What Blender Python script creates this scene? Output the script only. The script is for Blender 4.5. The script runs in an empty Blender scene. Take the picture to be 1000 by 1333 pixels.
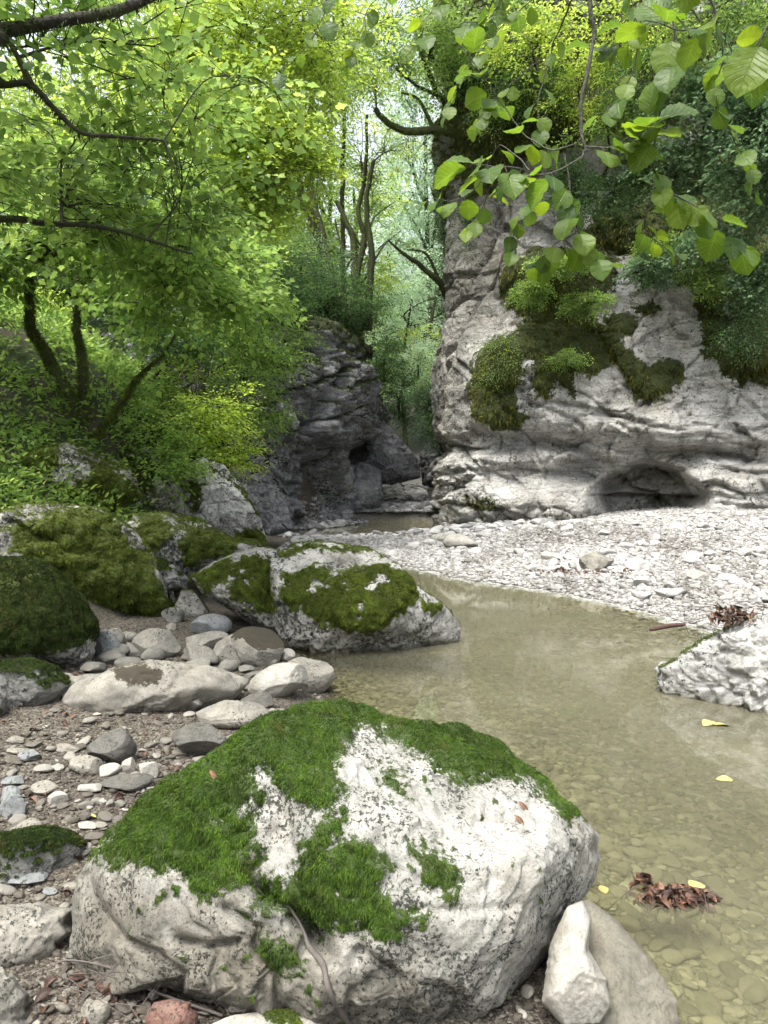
EXPO = 1.75
HAZE = 0
import bpy, bmesh, math, random
import numpy as np
from mathutils import Vector

random.seed(7)
rng = np.random.default_rng(11)
SC = bpy.context.scene
COL = SC.collection
CAM = np.array([0.0, 0.0, 1.5])
PITCH = math.radians(-2.95)
F = 1000.0
CF = np.array([0, math.cos(PITCH), math.sin(PITCH)])
CU = np.array([0, -math.sin(PITCH), math.cos(PITCH)])
CR = np.array([1.0, 0, 0])

# ---------------------------------------------------------------- measuring helpers
def ray(px, py):
    return CF + CR * ((px - 500) / F) + CU * ((666.5 - py) / F)
def at(px, py, Y):
    d = ray(px, py)
    return CAM + d * (Y / d[1])
def gnd(px, py, z=0.0):
    d = ray(px, py)
    return CAM + d * ((z - CAM[2]) / d[2])
def project(P):
    d = P - CAM
    z = d @ CF
    z = np.where(z < .05, .05, z)
    return 500 + F * (d @ CR) / z, 666.5 - F * (d @ CU) / z
def nrm(v):
    return v / np.maximum(np.linalg.norm(v, axis=-1, keepdims=True), 1e-9)
def sst(a, b, x):
    t = np.clip((x - a) / (b - a), 0, 1)
    return t * t * (3 - 2 * t)

# ---------------------------------------------------------------- noise
def _h(ix, iy, iz, seed):
    h = (ix.astype(np.uint32) * np.uint32(374761393) + iy.astype(np.uint32) * np.uint32(668265263)
         + iz.astype(np.uint32) * np.uint32(2246822519) + np.uint32((seed * 3266489917) & 0xffffffff))
    h = (h ^ (h >> np.uint32(13))) * np.uint32(1274126177)
    h = (h ^ (h >> np.uint32(15))) * np.uint32(2246822519)
    return h ^ (h >> np.uint32(16))
def gnoise(P, seed=0):
    P = np.asarray(P, float)
    i = np.floor(P).astype(np.int64); f = P - i
    u = f * f * f * (f * (f * 6 - 15) + 10)
    out = np.zeros(len(P))
    for dx in (0, 1):
        for dy in (0, 1):
            for dz in (0, 1):
                h = _h(i[:, 0] + dx, i[:, 1] + dy, i[:, 2] + dz, seed)
                gx = (h & np.uint32(1023)).astype(float) / 511.5 - 1
                gy = ((h >> np.uint32(10)) & np.uint32(1023)).astype(float) / 511.5 - 1
                gz = ((h >> np.uint32(20)) & np.uint32(1023)).astype(float) / 511.5 - 1
                w = (u[:, 0] if dx else 1 - u[:, 0]) * (u[:, 1] if dy else 1 - u[:, 1]) * (u[:, 2] if dz else 1 - u[:, 2])
                out += w * (gx * (f[:, 0] - dx) + gy * (f[:, 1] - dy) + gz * (f[:, 2] - dz))
    return out * 1.3
def fbm(P, seed=0, octv=5, gain=.5, lac=2.03, ridged=False):
    P = np.asarray(P, float)
    s = np.zeros(len(P)); a = 1.0; Q = P.copy(); t = 0
    for o in range(octv):
        n = gnoise(Q, seed + o * 17)
        if ridged: n = 1 - 2 * np.abs(n) * 1.4
        s += a * n; t += a; a *= gain
        Q = Q * lac + 13.7
    return s / t
def worley(P, seed=0):
    i = np.floor(P).astype(np.int64); f1 = np.full(len(P), 9.0); f2 = f1.copy()
    for dx in (-1, 0, 1):
        for dy in (-1, 0, 1):
            for dz in (-1, 0, 1):
                c = i + np.array([dx, dy, dz])
                h = _h(c[:, 0], c[:, 1], c[:, 2], seed)
                q = np.stack([(h & np.uint32(1023)), (h >> np.uint32(10)) & np.uint32(1023), (h >> np.uint32(20)) & np.uint32(1023)], 1) / 1023.0
                d = np.linalg.norm(c + q - P, axis=1)
                f2 = np.where(d < f1, f1, np.minimum(f2, d)); f1 = np.minimum(f1, d)
    return f1, f2
def cracks(P, seed, width):
    """0 on a few wandering lines, 1 elsewhere"""
    W = P + .35 * np.stack([gnoise(P * .8 + k * 9, seed + k) for k in range(3)], 1)
    a, b = worley(W, seed)
    return np.clip((b - a) / width, 0, 1)

def chips(P, seed, sharp=1.0):
    """broken rock: every irregular cell is a tilted plane with its own height"""
    W = P + .22 * np.stack([gnoise(P * 1.3 + k * 9, seed + k) for k in range(3)], 1)
    i = np.floor(W).astype(np.int64); f1 = np.full(len(P), 9.0); off = np.zeros(len(P))
    for dx in (-1, 0, 1):
        for dy in (-1, 0, 1):
            for dz in (-1, 0, 1):
                c = i + np.array([dx, dy, dz]); h = _h(c[:, 0], c[:, 1], c[:, 2], seed)
                g = _h(c[:, 0], c[:, 1], c[:, 2], seed + 99)
                q = np.stack([(h & np.uint32(1023)), (h >> np.uint32(10)) & np.uint32(1023), (h >> np.uint32(20)) & np.uint32(1023)], 1) / 1023.0
                v = c + q - W; d = np.linalg.norm(v, axis=1)
                t = np.stack([(g & np.uint32(255)), (g >> np.uint32(8)) & np.uint32(255), (g >> np.uint32(16)) & np.uint32(255)], 1) / 127.5 - 1
                o = (v * t).sum(1) * 1.1 + ((g >> np.uint32(24)).astype(float) / 255 - .5) * .7
                off = np.where(d < f1, o, off); f1 = np.minimum(f1, d)
    return off * sharp

def in_poly(px, py, poly):
    poly = np.asarray(poly, float); n = len(poly)
    ins = np.zeros(len(px), bool); j = n - 1
    for i in range(n):
        xi, yi = poly[i]; xj, yj = poly[j]
        c = ((yi > py) != (yj > py)) & (px < (xj - xi) * (py - yi) / (yj - yi + 1e-12) + xi)
        ins ^= c; j = i
    return ins
def sdist(px, py, poly, closed=True):
    """signed distance, positive inside"""
    poly = np.asarray(poly, float); n = len(poly); d = np.full(len(px), 1e9)
    for i in range(n if closed else n - 1):
        a = poly[i]; b = poly[(i + 1) % n]; ab = b - a
        t = np.clip(((px - a[0]) * ab[0] + (py - a[1]) * ab[1]) / (ab @ ab + 1e-12), 0, 1)
        d = np.minimum(d, np.hypot(px - a[0] - t * ab[0], py - a[1] - t * ab[1]))
    return np.where(in_poly(px, py, poly), d, -d) if closed else d

# ---------------------------------------------------------------- meshes
def mesh(name, V, faces, attrs=None, smooth=False):
    """faces: list of (M,k) int arrays"""
    V = np.asarray(V, np.float32)
    if isinstance(faces, np.ndarray): faces = [faces]
    faces = [f for f in faces if len(f)]
    me = bpy.data.meshes.new(name)
    me.vertices.add(len(V)); me.vertices.foreach_set('co', V.ravel())
    nl = sum(f.size for f in faces); nf = sum(len(f) for f in faces)
    me.loops.add(nl); me.polygons.add(nf)
    me.loops.foreach_set('vertex_index', np.concatenate([f.ravel() for f in faces]).astype(np.int32))
    tot = np.concatenate([np.full(len(f), f.shape[1]) for f in faces])
    st = np.concatenate([[0], np.cumsum(tot)[:-1]])
    me.polygons.foreach_set('loop_start', st.astype(np.int32))
    me.update(calc_edges=True)
    for k, a in (attrs or {}).items():
        at_ = me.attributes.new(k, 'FLOAT', 'POINT'); at_.data.foreach_set('value', np.asarray(a, np.float32))
    if smooth: me.polygons.foreach_set('use_smooth', np.ones(nf, bool))
    return me
def link(name, me, mat=None, parent=None, loc=None):
    o = bpy.data.objects.new(name, me); COL.objects.link(o)
    if mat and me and not me.materials: me.materials.append(mat)
    if loc is not None: o.location = tuple(float(c) for c in loc)
    if parent: o.parent = parent
    return o
def tag(o, label=None, cat=None, group=None, kind=None):
    if label: o['label'] = label
    if cat: o['category'] = cat
    if group: o['group'] = group
    if kind: o['kind'] = kind
    return o
_ico = {}
def ico(sub):
    if sub not in _ico:
        bm = bmesh.new(); bmesh.ops.create_icosphere(bm, subdivisions=sub, radius=1)
        _ico[sub] = (np.array([v.co[:] for v in bm.verts]), np.array([[v.index for v in f.verts] for f in bm.faces])); bm.free()
    return _ico[sub]
def vnormals(V, T):
    n = np.cross(V[T[:, 1]] - V[T[:, 0]], V[T[:, 2]] - V[T[:, 0]])
    N = np.zeros_like(V)
    for k in range(3): np.add.at(N, T[:, k], n)
    return nrm(N)
def grid_faces(nu, nv, wrap=False):
    a = np.arange(nu * nv).reshape(nu, nv)
    if wrap: a = np.concatenate([a, a[:1]], 0)
    return np.stack([a[:-1, :-1].ravel(), a[1:, :-1].ravel(), a[1:, 1:].ravel(), a[:-1, 1:].ravel()], 1)
class Buf:
    def __init__(s): s.V = []; s.F = {}; s.n = 0; s.A = []
    def add(s, V, F, a=None):
        s.V.append(V); s.F.setdefault(F.shape[1], []).append(F + s.n); s.n += len(V)
        s.A.append(np.zeros(len(V)) if a is None else np.broadcast_to(a, (len(V),)))
    def mesh(s, name, smooth=False, attr='rnd'):
        return mesh(name, np.concatenate(s.V), [np.concatenate(f) for f in s.F.values()], {attr: np.concatenate(s.A)}, smooth)
def catmull(P, n):
    P = np.asarray(P, float); Q = np.vstack([2 * P[0] - P[1], P, 2 * P[-1] - P[-2]]); out = []
    m = len(P) - 1
    for x in np.linspace(0, m, n):
        i = min(int(x), m - 1); t = x - i; a, b, c, d = Q[i:i + 4]
        out.append(.5 * (2 * b + (c - a) * t + (2 * a - 5 * b + 4 * c - d) * t * t + (3 * b - a - 3 * c + d) * t ** 3))
    return np.array(out)
def tube(buf, P, R, sides=6, a=0.0, rough=0.0, seed=0):
    P = np.asarray(P, float); R = np.broadcast_to(R, (len(P),)).astype(float)
    T = nrm(np.gradient(P, axis=0)); up = np.array([.13, .31, .94])
    A = nrm(np.cross(T, up)); B = np.cross(T, A)
    th = np.linspace(0, 2 * math.pi, sides, endpoint=False)
    ring = A[:, None] * np.cos(th)[None, :, None] + B[:, None] * np.sin(th)[None, :, None]
    r = R[:, None, None]
    V = P[:, None] + ring * r
    if rough:
        nz = fbm(V.reshape(-1, 3) * 9 / max(R.max() * 8, .3) * 1.2, seed, 4).reshape(len(P), sides, 1)
        V = V + ring * r * nz * rough
    V = V.reshape(-1, 3)
    a_ = np.arange(len(P) * sides).reshape(len(P), sides); a_ = np.concatenate([a_, a_[:, :1]], 1)
    Fq = np.stack([a_[:-1, :-1].ravel(), a_[:-1, 1:].ravel(), a_[1:, 1:].ravel(), a_[1:, :-1].ravel()], 1)
    buf.add(V, Fq, a)
    c = len(P) * sides
    buf.add(np.vstack([V[-sides:], P[-1:] + T[-1:] * R[-1]]), np.array([[k, (k + 1) % sides, sides] for k in range(sides)]), a)
def twigs(buf, A, B, r, a=0.0):
    """many straight 3-sided tapered twigs at once"""
    n = len(A); T = nrm(B - A); U = nrm(np.cross(T, [.2, .3, .93])); W = np.cross(T, U)
    V = []
    for k in range(3):
        o = U * math.cos(k * 2.094) + W * math.sin(k * 2.094)
        V.append(A + o * np.broadcast_to(r, (n,))[:, None])
    for k in range(3):
        o = U * math.cos(k * 2.094) + W * math.sin(k * 2.094)
        V.append(B + o * np.broadcast_to(r, (n,))[:, None] * .4)
    V = np.stack(V, 1).reshape(-1, 3); b = (np.arange(n) * 6)[:, None]
    Fq = np.concatenate([b + np.array([k, (k + 1) % 3, 3 + (k + 1) % 3, 3 + k]) for k in range(3)])
    buf.add(V, Fq, a)

# ---------------------------------------------------------------- materials
class NT:
    def __init__(s, name):
        s.m = bpy.data.materials.new(name); s.m.use_nodes = True
        s.t = s.m.node_tree; s.t.nodes.clear(); s.out = s.n('ShaderNodeOutputMaterial')
        s.co = s.n('ShaderNodeTexCoord').outputs['Object']
    def n(s, typ, **kw):
        nd = s.t.nodes.new(typ)
        for k, v in kw.items():
            if k.startswith('i_'):
                key = k[2:]; key = int(key) if key.isdigit() else key.replace('_', ' ')
                s.set(nd.inputs[key], v)
            else: setattr(nd, k, v)
        return nd
    def set(s, inp, v):
        if isinstance(v, bpy.types.NodeSocket): s.t.links.new(v, inp)
        else: inp.default_value = v
    def noise(s, scale, detail=6, rough=.55, co=None, dist=0):
        return s.n('ShaderNodeTexNoise', i_Vector=co or s.co, i_Scale=scale, i_Detail=detail, i_Roughness=rough, i_Distortion=dist).outputs[0]
    def vor(s, scale, feat='F1', out=0, co=None, rnd=1.0):
        return s.n('ShaderNodeTexVoronoi', feature=feat, i_Vector=co or s.co, i_Scale=scale, i_Randomness=rnd).outputs[out]
    def ramp(s, v, stops):
        r = s.n('ShaderNodeValToRGB', i_Fac=v); e = r.color_ramp.elements
        while len(e) < len(stops): e.new(.5)
        for k, (p, c) in enumerate(stops):
            e[k].position = p; e[k].color = (*(c if isinstance(c, (tuple, list)) else (c, c, c)), 1)[:4]
        return r.outputs[0]
    def math(s, op, a, b=0.0, clamp=False):
        return s.n('ShaderNodeMath', operation=op, use_clamp=clamp, i_0=a, i_1=b).outputs[0]
    def mix(s, f, a, b):
        nd = s.n('ShaderNodeMix', data_type='RGBA'); s.set(nd.inputs[0], f)
        for k, v in ((6, a), (7, b)): s.set(nd.inputs[k], (*v, 1) if isinstance(v, tuple) else v)
        return nd.outputs[2]
    def mul(s, a, b):
        nd = s.n('ShaderNodeMix', data_type='RGBA', blend_type='MULTIPLY'); nd.inputs[0].default_value = 1
        for k, v in ((6, a), (7, b)): s.set(nd.inputs[k], (*v, 1) if isinstance(v, tuple) else v)
        return nd.outputs[2]
    def attr(s, name): return s.n('ShaderNodeAttribute', attribute_name=name).outputs['Fac']
    def map(s, scale): return s.n('ShaderNodeMapping', i_Vector=s.co, i_Scale=scale).outputs[0]
    def bump(s, h, dist, strength=1.0, nrm_=None):
        nd = s.n('ShaderNodeBump', i_Height=h, i_Distance=dist, i_Strength=strength)
        if nrm_: s.set(nd.inputs['Normal'], nrm_)
        return nd.outputs[0]
    def bsdf(s, color, rough=.85, normal=None, **kw):
        b = s.n('ShaderNodeBsdfPrincipled'); s.set(b.inputs['Base Color'], (*color, 1) if isinstance(color, tuple) else color)
        s.set(b.inputs['Roughness'], rough)
        if normal: s.set(b.inputs['Normal'], normal)
        for k, v in kw.items(): s.set(b.inputs[k.replace('_', ' ')], v)
        return b.outputs[0]
    def done(s, sh): s.t.links.new(sh, s.out.inputs[0]); return s.m

def rock_mat(name, light, dark, spot=.5, sc=1.0, moss=(.045, .075, .012), spotcol=(.035, .037, .028), streak=0.0, bump=.012, warm=(.30, .25, .17), warmth=.25, bed=0.0):
    """limestone: two greys in large patches, speckle, dark lichen dots, moss where the mesh attribute says, damp foot"""
    t = NT(name)
    big = t.noise(2.2 * sc, 8, .62, dist=.6)
    c = t.mix(t.ramp(big, [(.36, 0), (.62, 1)]), dark, light)
    w = t.ramp(t.noise(1.3 * sc, 5, .6, co=t.n('ShaderNodeMapping', i_Vector=t.co, i_Location=(5, 3, 9)).outputs[0]), [(.5, 0), (.72, warmth)])
    c = t.mix(w, c, warm)
    fine = t.noise(38 * sc, 8, .72)
    c = t.mul(c, t.ramp(fine, [(.25, .55), (.5, .95), (.75, 1.15)]))
    if streak:
        s_ = t.noise(1.0, 6, .6, co=t.map((3.2 * sc, 3.2 * sc, .22 * sc)))
        c = t.mix(t.math('MULTIPLY', t.ramp(s_, [(.47, 0), (.66, 1)]), streak), c, tuple(x * .38 for x in dark))
    if bed:
        bl = t.noise(1.0, 7, .62, co=t.map((.9 * sc, .9 * sc, 9 * sc)), dist=.5)
        c = t.mul(c, t.mix(t.math('MULTIPLY', t.ramp(bl, [(.44, 0), (.475, 1), (.50, 1), (.53, 0)]), bed), (1, 1, 1), (.40, .39, .37)))
        b2 = t.vor(5.5 * sc, 'DISTANCE_TO_EDGE', co=t.n('ShaderNodeVectorMath', operation='ADD', i_0=t.map((1, 1, 1.6)), i_1=t.n('ShaderNodeTexNoise', i_Vector=t.co, i_Scale=5.0 * sc, i_Detail=6).outputs[1]).outputs[0])
        c = t.mul(c, t.mix(t.ramp(b2, [(0, 0), (.035, 1)]), (.55, .54, .51), (1, 1, 1)))
    if spot:
        sp = t.noise(24 * sc, 5, .7, dist=.3)
        area = t.noise(1.7 * sc, 4, .6, co=t.n('ShaderNodeMapping', i_Vector=t.co, i_Location=(1, 7, 2)).outputs[0])
        k = t.math('ADD', sp, t.math('MULTIPLY', area, .55))
        lo = .94 - .12 * spot
        c = t.mix(t.ramp(k, [(lo - .03, 0), (lo + .015, .95)]), c, spotcol)
    vein = t.vor(3.1 * sc, 'DISTANCE_TO_EDGE', co=t.n('ShaderNodeVectorMath', operation='ADD', i_0=t.co, i_1=t.n('ShaderNodeTexNoise', i_Vector=t.co, i_Scale=3.0 * sc, i_Detail=5).outputs[1]).outputs[0])
    vl = t.ramp(vein, [(.0, 0), (.02, 1)])
    c = t.mul(c, t.mix(vl, (.62, .6, .56), (1, 1, 1)))
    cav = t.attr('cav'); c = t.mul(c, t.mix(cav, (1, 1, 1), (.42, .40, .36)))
    ms = t.attr('moss')
    mn = t.math('ADD', ms, t.math('MULTIPLY', t.math('SUBTRACT', t.noise(30 * sc, 6, .75), .5), 1.2))
    mf = t.ramp(mn, [(.42, 0), (.58, 1)])
    mc = t.mix(t.noise(6 * sc, 5, .6), tuple(x * .5 for x in moss), moss)
    c = t.mix(mf, c, mc)
    wet = t.attr('wet'); c = t.mul(c, t.mix(wet, (1, 1, 1), (.36, .34, .29)))
    h = t.math('ADD', t.math('MULTIPLY', t.noise(9 * sc, 10, .68), 1.0), t.math('MULTIPLY', fine, .35))
    h = t.math('ADD', h, t.math('MULTIPLY', t.ramp(t.vor(26 * sc), [(0, 0), (.35, 1)]), .12))
    h = t.math('ADD', h, t.math('MULTIPLY', vl, .18))
    nb = t.bump(h, bump * 2.6 / sc, .8)
    ro = t.ramp(wet, [(0, .88), (1, .42)])
    return t.done(t.bsdf(c, ro, nb))

def pebble_mat(name, stops, scale=14, bump=.003, rough=.8):
    t = NT(name)
    c = t.ramp(t.attr('rnd'), stops)
    c = t.mul(c, t.ramp(t.noise(scale, 6, .65), [(.3, .72), (.7, 1.12)]))
    wet = t.attr('wet'); c = t.mul(c, t.mix(wet, (1, 1, 1), (.5, .47, .38)))
    return t.done(t.bsdf(c, rough, t.bump(t.noise(scale * 4, 6, .6), bump)))

def leaf_mat(name, stops, trans=.5, rough=.45, tcol=1.5):
    t = NT(name)
    c = t.ramp(t.attr('rnd'), [(p, tuple(v * 1.5 for v in q)) for p, q in stops])
    c = t.mul(c, t.ramp(t.noise(.8, 3, .5), [(.3, .75), (.7, 1.2)]))
    d = t.bsdf(c, rough, None, **{'Specular_IOR_Level': .35})
    tc = t.n('ShaderNodeHueSaturation', i_Hue=.485, i_Saturation=.98, i_Value=tcol * 1.2, i_Color=c).outputs[0]
    tr = t.n('ShaderNodeBsdfTranslucent', i_Color=tc).outputs[0]
    return t.done(t.n('ShaderNodeMixShader', i_0=trans, i_1=d, i_2=tr).outputs[0])
def moss_mat(name, a, b, c_):
    t = NT(name)
    c = t.ramp(t.attr('rnd'), [(0, a), (.55, b), (1, c_)])
    c = t.mul(c, t.ramp(t.noise(5, 4, .6), [(.35, .5), (.7, 1.2)]))
    c = t.mix(t.ramp(t.noise(11, 5, .65), [(.56, 0), (.70, .7)]), c, (.075, .062, .016))
    d = t.bsdf(c, .8, None, **{'Specular_IOR_Level': .2})
    tr = t.n('ShaderNodeBsdfTranslucent', i_Color=c).outputs[0]
    return t.done(t.n('ShaderNodeMixShader', i_0=.25, i_1=d, i_2=tr).outputs[0])
def bark_mat(name, bark, moss, amt=.5):
    t = NT(name)
    n = t.noise(1, 8, .65, co=t.map((9, 9, 2.5)))
    c = t.mix(n, tuple(x * .45 for x in bark), bark)
    k = t.ramp(t.noise(3.5, 6, .65), [(.62 - amt * .45, 0), (.72 - amt * .3, 1)])
    c = t.mix(k, c, t.mix(t.noise(30, 4, .6), tuple(x * .45 for x in moss), moss))
    return t.done(t.bsdf(c, .9, t.bump(t.math('ADD', n, t.math('MULTIPLY', t.noise(40, 5, .6), .6)), .02)))
# ================================================================ world, light, camera
SUN_AZ, SUN_EL = 214.0, 63.0     # degrees clockwise from +Y, and above the horizon
w = bpy.data.worlds.new("World"); SC.world = w; w.use_nodes = True
nt = w.node_tree; sky = nt.nodes.new('ShaderNodeTexSky'); sky.sky_type = 'NISHITA'; sky.sun_disc = False
sky.sun_elevation = math.radians(SUN_EL); sky.sun_rotation = math.radians(SUN_AZ); sky.air_density = 1.0; sky.dust_density = 3.5; sky.ozone_density = .6
hs = nt.nodes.new('ShaderNodeHueSaturation'); hs.inputs['Saturation'].default_value = .35
nt.links.new(sky.outputs[0], hs.inputs['Color']); nt.links.new(hs.outputs[0], nt.nodes['Background'].inputs[0])
nt.nodes['Background'].inputs[1].default_value = .15
ld = bpy.data.lights.new('sun', 'SUN'); ld.energy = 1.7; ld.angle = math.radians(34); ld.color = (1, .96, .88)
sun = bpy.data.objects.new('sun', ld); COL.objects.link(sun)
sd = Vector((math.sin(math.radians(SUN_AZ)) * math.cos(math.radians(SUN_EL)), math.cos(math.radians(SUN_AZ)) * math.cos(math.radians(SUN_EL)), math.sin(math.radians(SUN_EL))))
sun.rotation_euler = sd.to_track_quat('Z', 'Y').to_euler()
cd = bpy.data.cameras.new('camera'); cam = bpy.data.objects.new('camera', cd); COL.objects.link(cam); SC.camera = cam
cam.location = CAM; cam.rotation_euler = (math.radians(90) + PITCH, 0, 0)
cd.sensor_fit = 'VERTICAL'; cd.sensor_height = 36; cd.lens = 36 * F / 1333; cd.clip_end = 2000; cd.clip_start = .05
SC.view_settings.view_transform = 'Standard'; SC.view_settings.look = 'None'; SC.view_settings.gamma = 1
SC.view_settings.exposure = EXPO
SC.cycles.use_denoising = True; SC.cycles.use_adaptive_sampling = True; SC.cycles.adaptive_threshold = .035; SC.cycles.adaptive_min_samples = 16
SC.cycles.max_bounces = 6; SC.cycles.diffuse_bounces = 3; SC.cycles.glossy_bounces = 2; SC.cycles.transmission_bounces = 5
SC.cycles.transparent_max_bounces = 8; SC.cycles.volume_bounces = 1; SC.cycles.sample_clamp_indirect = 6
SC.cycles.caustics_reflective = False; SC.cycles.caustics_refractive = False

# ================================================================ terrain
NEAR = [(.35, 12.0), (1.06, 10.6), (1.94, 9.7), (2.57, 8.6), (3.07, 7.0), (3.4, 5.5), (3.9, 4), (4.6, 2), (4.6, -1), (3, -4), (.7, -4), (.6, .5),
        (.52, 2.1), (.45, 2.6), (.3, 3.2), (.05, 3.9), (-.15, 4.5), (-.38, 5.1), (-.5, 5.7), (-.8, 6.5), (-.8, 8), (-.7, 9.5), (-.3, 11.2)]
FAR = [(-2.75, 18.9), (-1.76, 17.4), (0, 18.0), (1.2, 19.0), (1.8, 20.3), (1.6, 22.5), (1.0, 24), (.3, 23.5), (-.2, 23.8), (-.6, 22.5), (-1.4, 20.8), (-2.4, 19.8)]
LEFTM = [(-3.6, 19.4), (-2.6, 20.4), (-1.0, 22.8), (-1.0, 27), (-1.4, 31), (-4, 35), (-14, 40), (-160, 50), (-160, 18), (-7, 17.6)]
RIGHTM = [(3.6, 22.8), (5.5, 23), (9, 22), (13, 20), (17, 14), (18, 4), (20, -20), (160, -20), (160, 50), (16, 40), (6.5, 34), (4.2, 28)]
def terrain_h(x, y):
    x = np.asarray(x, float); y = np.asarray(y, float)
    P = np.stack([x, y, 0 * x], 1)
    d = np.maximum(sdist(x, y, NEAR), sdist(x, y, FAR)) + .05 * fbm(P * 3, 5, 3)
    inside = -np.minimum(.10 * sst(0, .25, d) + .16 * np.clip(d - .1, 0, 9), .5)
    o = -d
    right = (x > .2 + np.clip((12 - y) * .12, 0, 2)) | (y > 12)
    hr = .035 * o + .16 * sst(0, 1.0, o) + .25 * sst(2, 6, o)
    hr = hr * (.42 + .58 * sst(1.2, 4.0, x))
    hl = (.075 * o + .06 * sst(0, .5, o)) * (.35 + .65 * sst(2.2, 3.6, y))
    out = np.where(right, hr, hl)
    lim = np.where(y < 7, -2.7, np.where(y < 13, -1.9, -2.4))
    lim = np.interp(y, [0, 4, 6, 8, 12, 16, 19], [-3.4, -3.0, -2.5, -2.2, -2.0, -2.9, -3.6])
    s = np.clip(lim - x, 0, 200)
    st_ = sst(7.5, 10, y) * 1.5 * sst(0, 1.3, s); k = np.where(s < 6, s * .62, 3.72 + (s - 6) * .95) + st_
    k = np.where(k > 26, 26 + (k - 26) * .2, k)
    out = out + k
    out = out + .025 * (1 - sst(1.9, 2.25, y)) * (x < .5) * sst(.6, .3, x)
    h = np.where(d > 0, inside, np.maximum(out, .0))
    dl = sdist(x, y, LEFTM)
    h = np.maximum(h, np.where(dl > 0, 5.2 * sst(0, 1.2, dl) + .75 * np.clip(dl - .5, 0, 28), -9))
    dr = sdist(x, y, RIGHTM)
    h = np.maximum(h, np.where(dr > 0, 13.5 * sst(0, 1.4, dr) + .55 * np.clip(dr - 1, 0, 40), -9))
    h = np.maximum(h, np.clip(.35 + (y - 24) * .03, 0, 2) + np.clip(y - 40, 0, 34) * .36 + np.clip(y - 70, 0, 60) * .35) * (y > 23) + h * (y <= 23)
    far = np.maximum(np.abs(x) - 30, 0)
    h = h + .02 * fbm(P * 2.2, 9, 4) * np.where(d > 0, .6, 1.0) + np.where(s > 0, 1, 0) * .25 * fbm(P * .7, 3, 4) * np.clip(s, 0, 2) + .02 * far
    return h
def axis(segs):
    out = []
    for a, b, st in segs: out += list(np.arange(a, b, st))
    return np.array(out + [segs[-1][1]])
xs = axis([(-300, -60, 24), (-60, -20, 3), (-20, -8, .6), (-8, -3.5, .14), (-3.5, 4, .05), (4, 9, .1), (9, 20, .6), (20, 60, 3), (60, 300, 24)])
ys = axis([(-300, -40, 26), (-40, -5, 2.5), (-5, 1, .15), (1, 9, .045), (9, 20, .08), (20, 30, .2), (30, 60, .7), (60, 300, 20)])
XX, YY = np.meshgrid(xs, ys, indexing='ij'); X = XX.ravel(); Y = YY.ravel()
Z = terrain_h(X, Y)
bankr = ((X > .2 + np.clip((12 - Y) * .12, 0, 2)) | (Y > 12)).astype(float)
bankr = np.where(X < -1.9, 0, bankr)
slope = np.clip((np.interp(Y, [0, 4, 6, 8, 12, 16, 19], [-3.4, -3.0, -2.5, -2.2, -2.0, -2.9, -3.6]) - X) * 1.5, 0, 1)
t = NT('ground')
pale = t.attr('pale'); green = t.attr('green'); under = t.attr('under')
v1 = t.vor(34, 'F1', 1); g1 = t.vor(34, 'F1', 0); v2 = t.vor(85, 'F1', 1); g2 = t.vor(85, 'F1', 0)
def bw(s): return t.n('ShaderNodeRGBToBW', i_Color=s).outputs[0]
cp = t.ramp(bw(v1), [(.2, (.22, .215, .20)), (.5, (.34, .335, .32)), (.8, (.45, .445, .43))])
cg = t.ramp(bw(v2), [(.2, (.045, .035, .025)), (.5, (.085, .07, .052)), (.85, (.17, .155, .125))])
cg = t.mul(cg, t.ramp(t.noise(1.6, 5, .6), [(.35, .6), (.65, 1.2)]))
c = t.mix(pale, cg, cp)
cs = t.mix(t.ramp(t.noise(2.4, 7, .65), [(.42, 0), (.6, 1)]), (.032, .025, .016), (.028, .048, .011))
c = t.mix(green, c, cs)
cu = t.ramp(bw(v1), [(.2, (.12, .11, .06)), (.8, (.25, .23, .14))])
c = t.mix(under, c, cu)
hgt = t.math('ADD', t.math('MULTIPLY', g1, t.math('MULTIPLY', pale, -1.4)), t.math('MULTIPLY', g2, -.5))
t.done(t.bsdf(c, .85, t.bump(hgt, .02)))
pale_a = bankr * (1 - slope) * (1 - .65 * sst(17.5, 21, Y))
ground = link('ground', mesh('ground', np.stack([X, Y, Z], 1), grid_faces(len(xs), len(ys)),
              {'pale': pale_a, 'green': np.maximum(slope, (Z > 2.5)), 'under': (Z < -.01).astype(float)}, True), t.m)
tag(ground, kind='structure')
def hz(x, y): return terrain_h(np.atleast_1d(x), np.atleast_1d(y))

# ================================================================ water: a body of silty water with a smooth skin
t = NT('water'); t.t.nodes.remove(t.t.nodes['Texture Coordinate']) if False else None
rip = t.noise(1.0, 4, .5, co=t.map((2.2, 1.3, 1)), dist=.4)
rip = t.math('ADD', rip, t.math('MULTIPLY', t.noise(7.5, 3, .5), .10))
nb = t.bump(rip, .0025, .5)
gl = t.n('ShaderNodeBsdfGlossy', i_Color=(1, 1, 1, 1), i_Roughness=.03, i_Normal=nb).outputs[0]
tr = t.n('ShaderNodeBsdfTransparent', i_Color=(.93, .95, .86, 1)).outputs[0]
silt_c = t.mix(t.noise(.45, 5, .6), (.155, .150, .100), (.205, .195, .135))
silt = t.n('ShaderNodeBsdfDiffuse', i_Color=silt_c).outputs[0]
depthf = t.ramp(t.attr('depth'), [(0.0, .05), (.10, .14), (.30, .34), (.7, .68), (1, .86)])
cloud = t.ramp(t.noise(.55, 5, .6, dist=.5), [(.3, .75), (.7, 1.15)])
body = t.n('ShaderNodeMixShader', i_0=t.math('MULTIPLY', depthf, cloud, True), i_1=tr, i_2=silt).outputs[0]
fr = t.n('ShaderNodeFresnel', i_IOR=1.4, i_Normal=nb).outputs[0]
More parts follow.
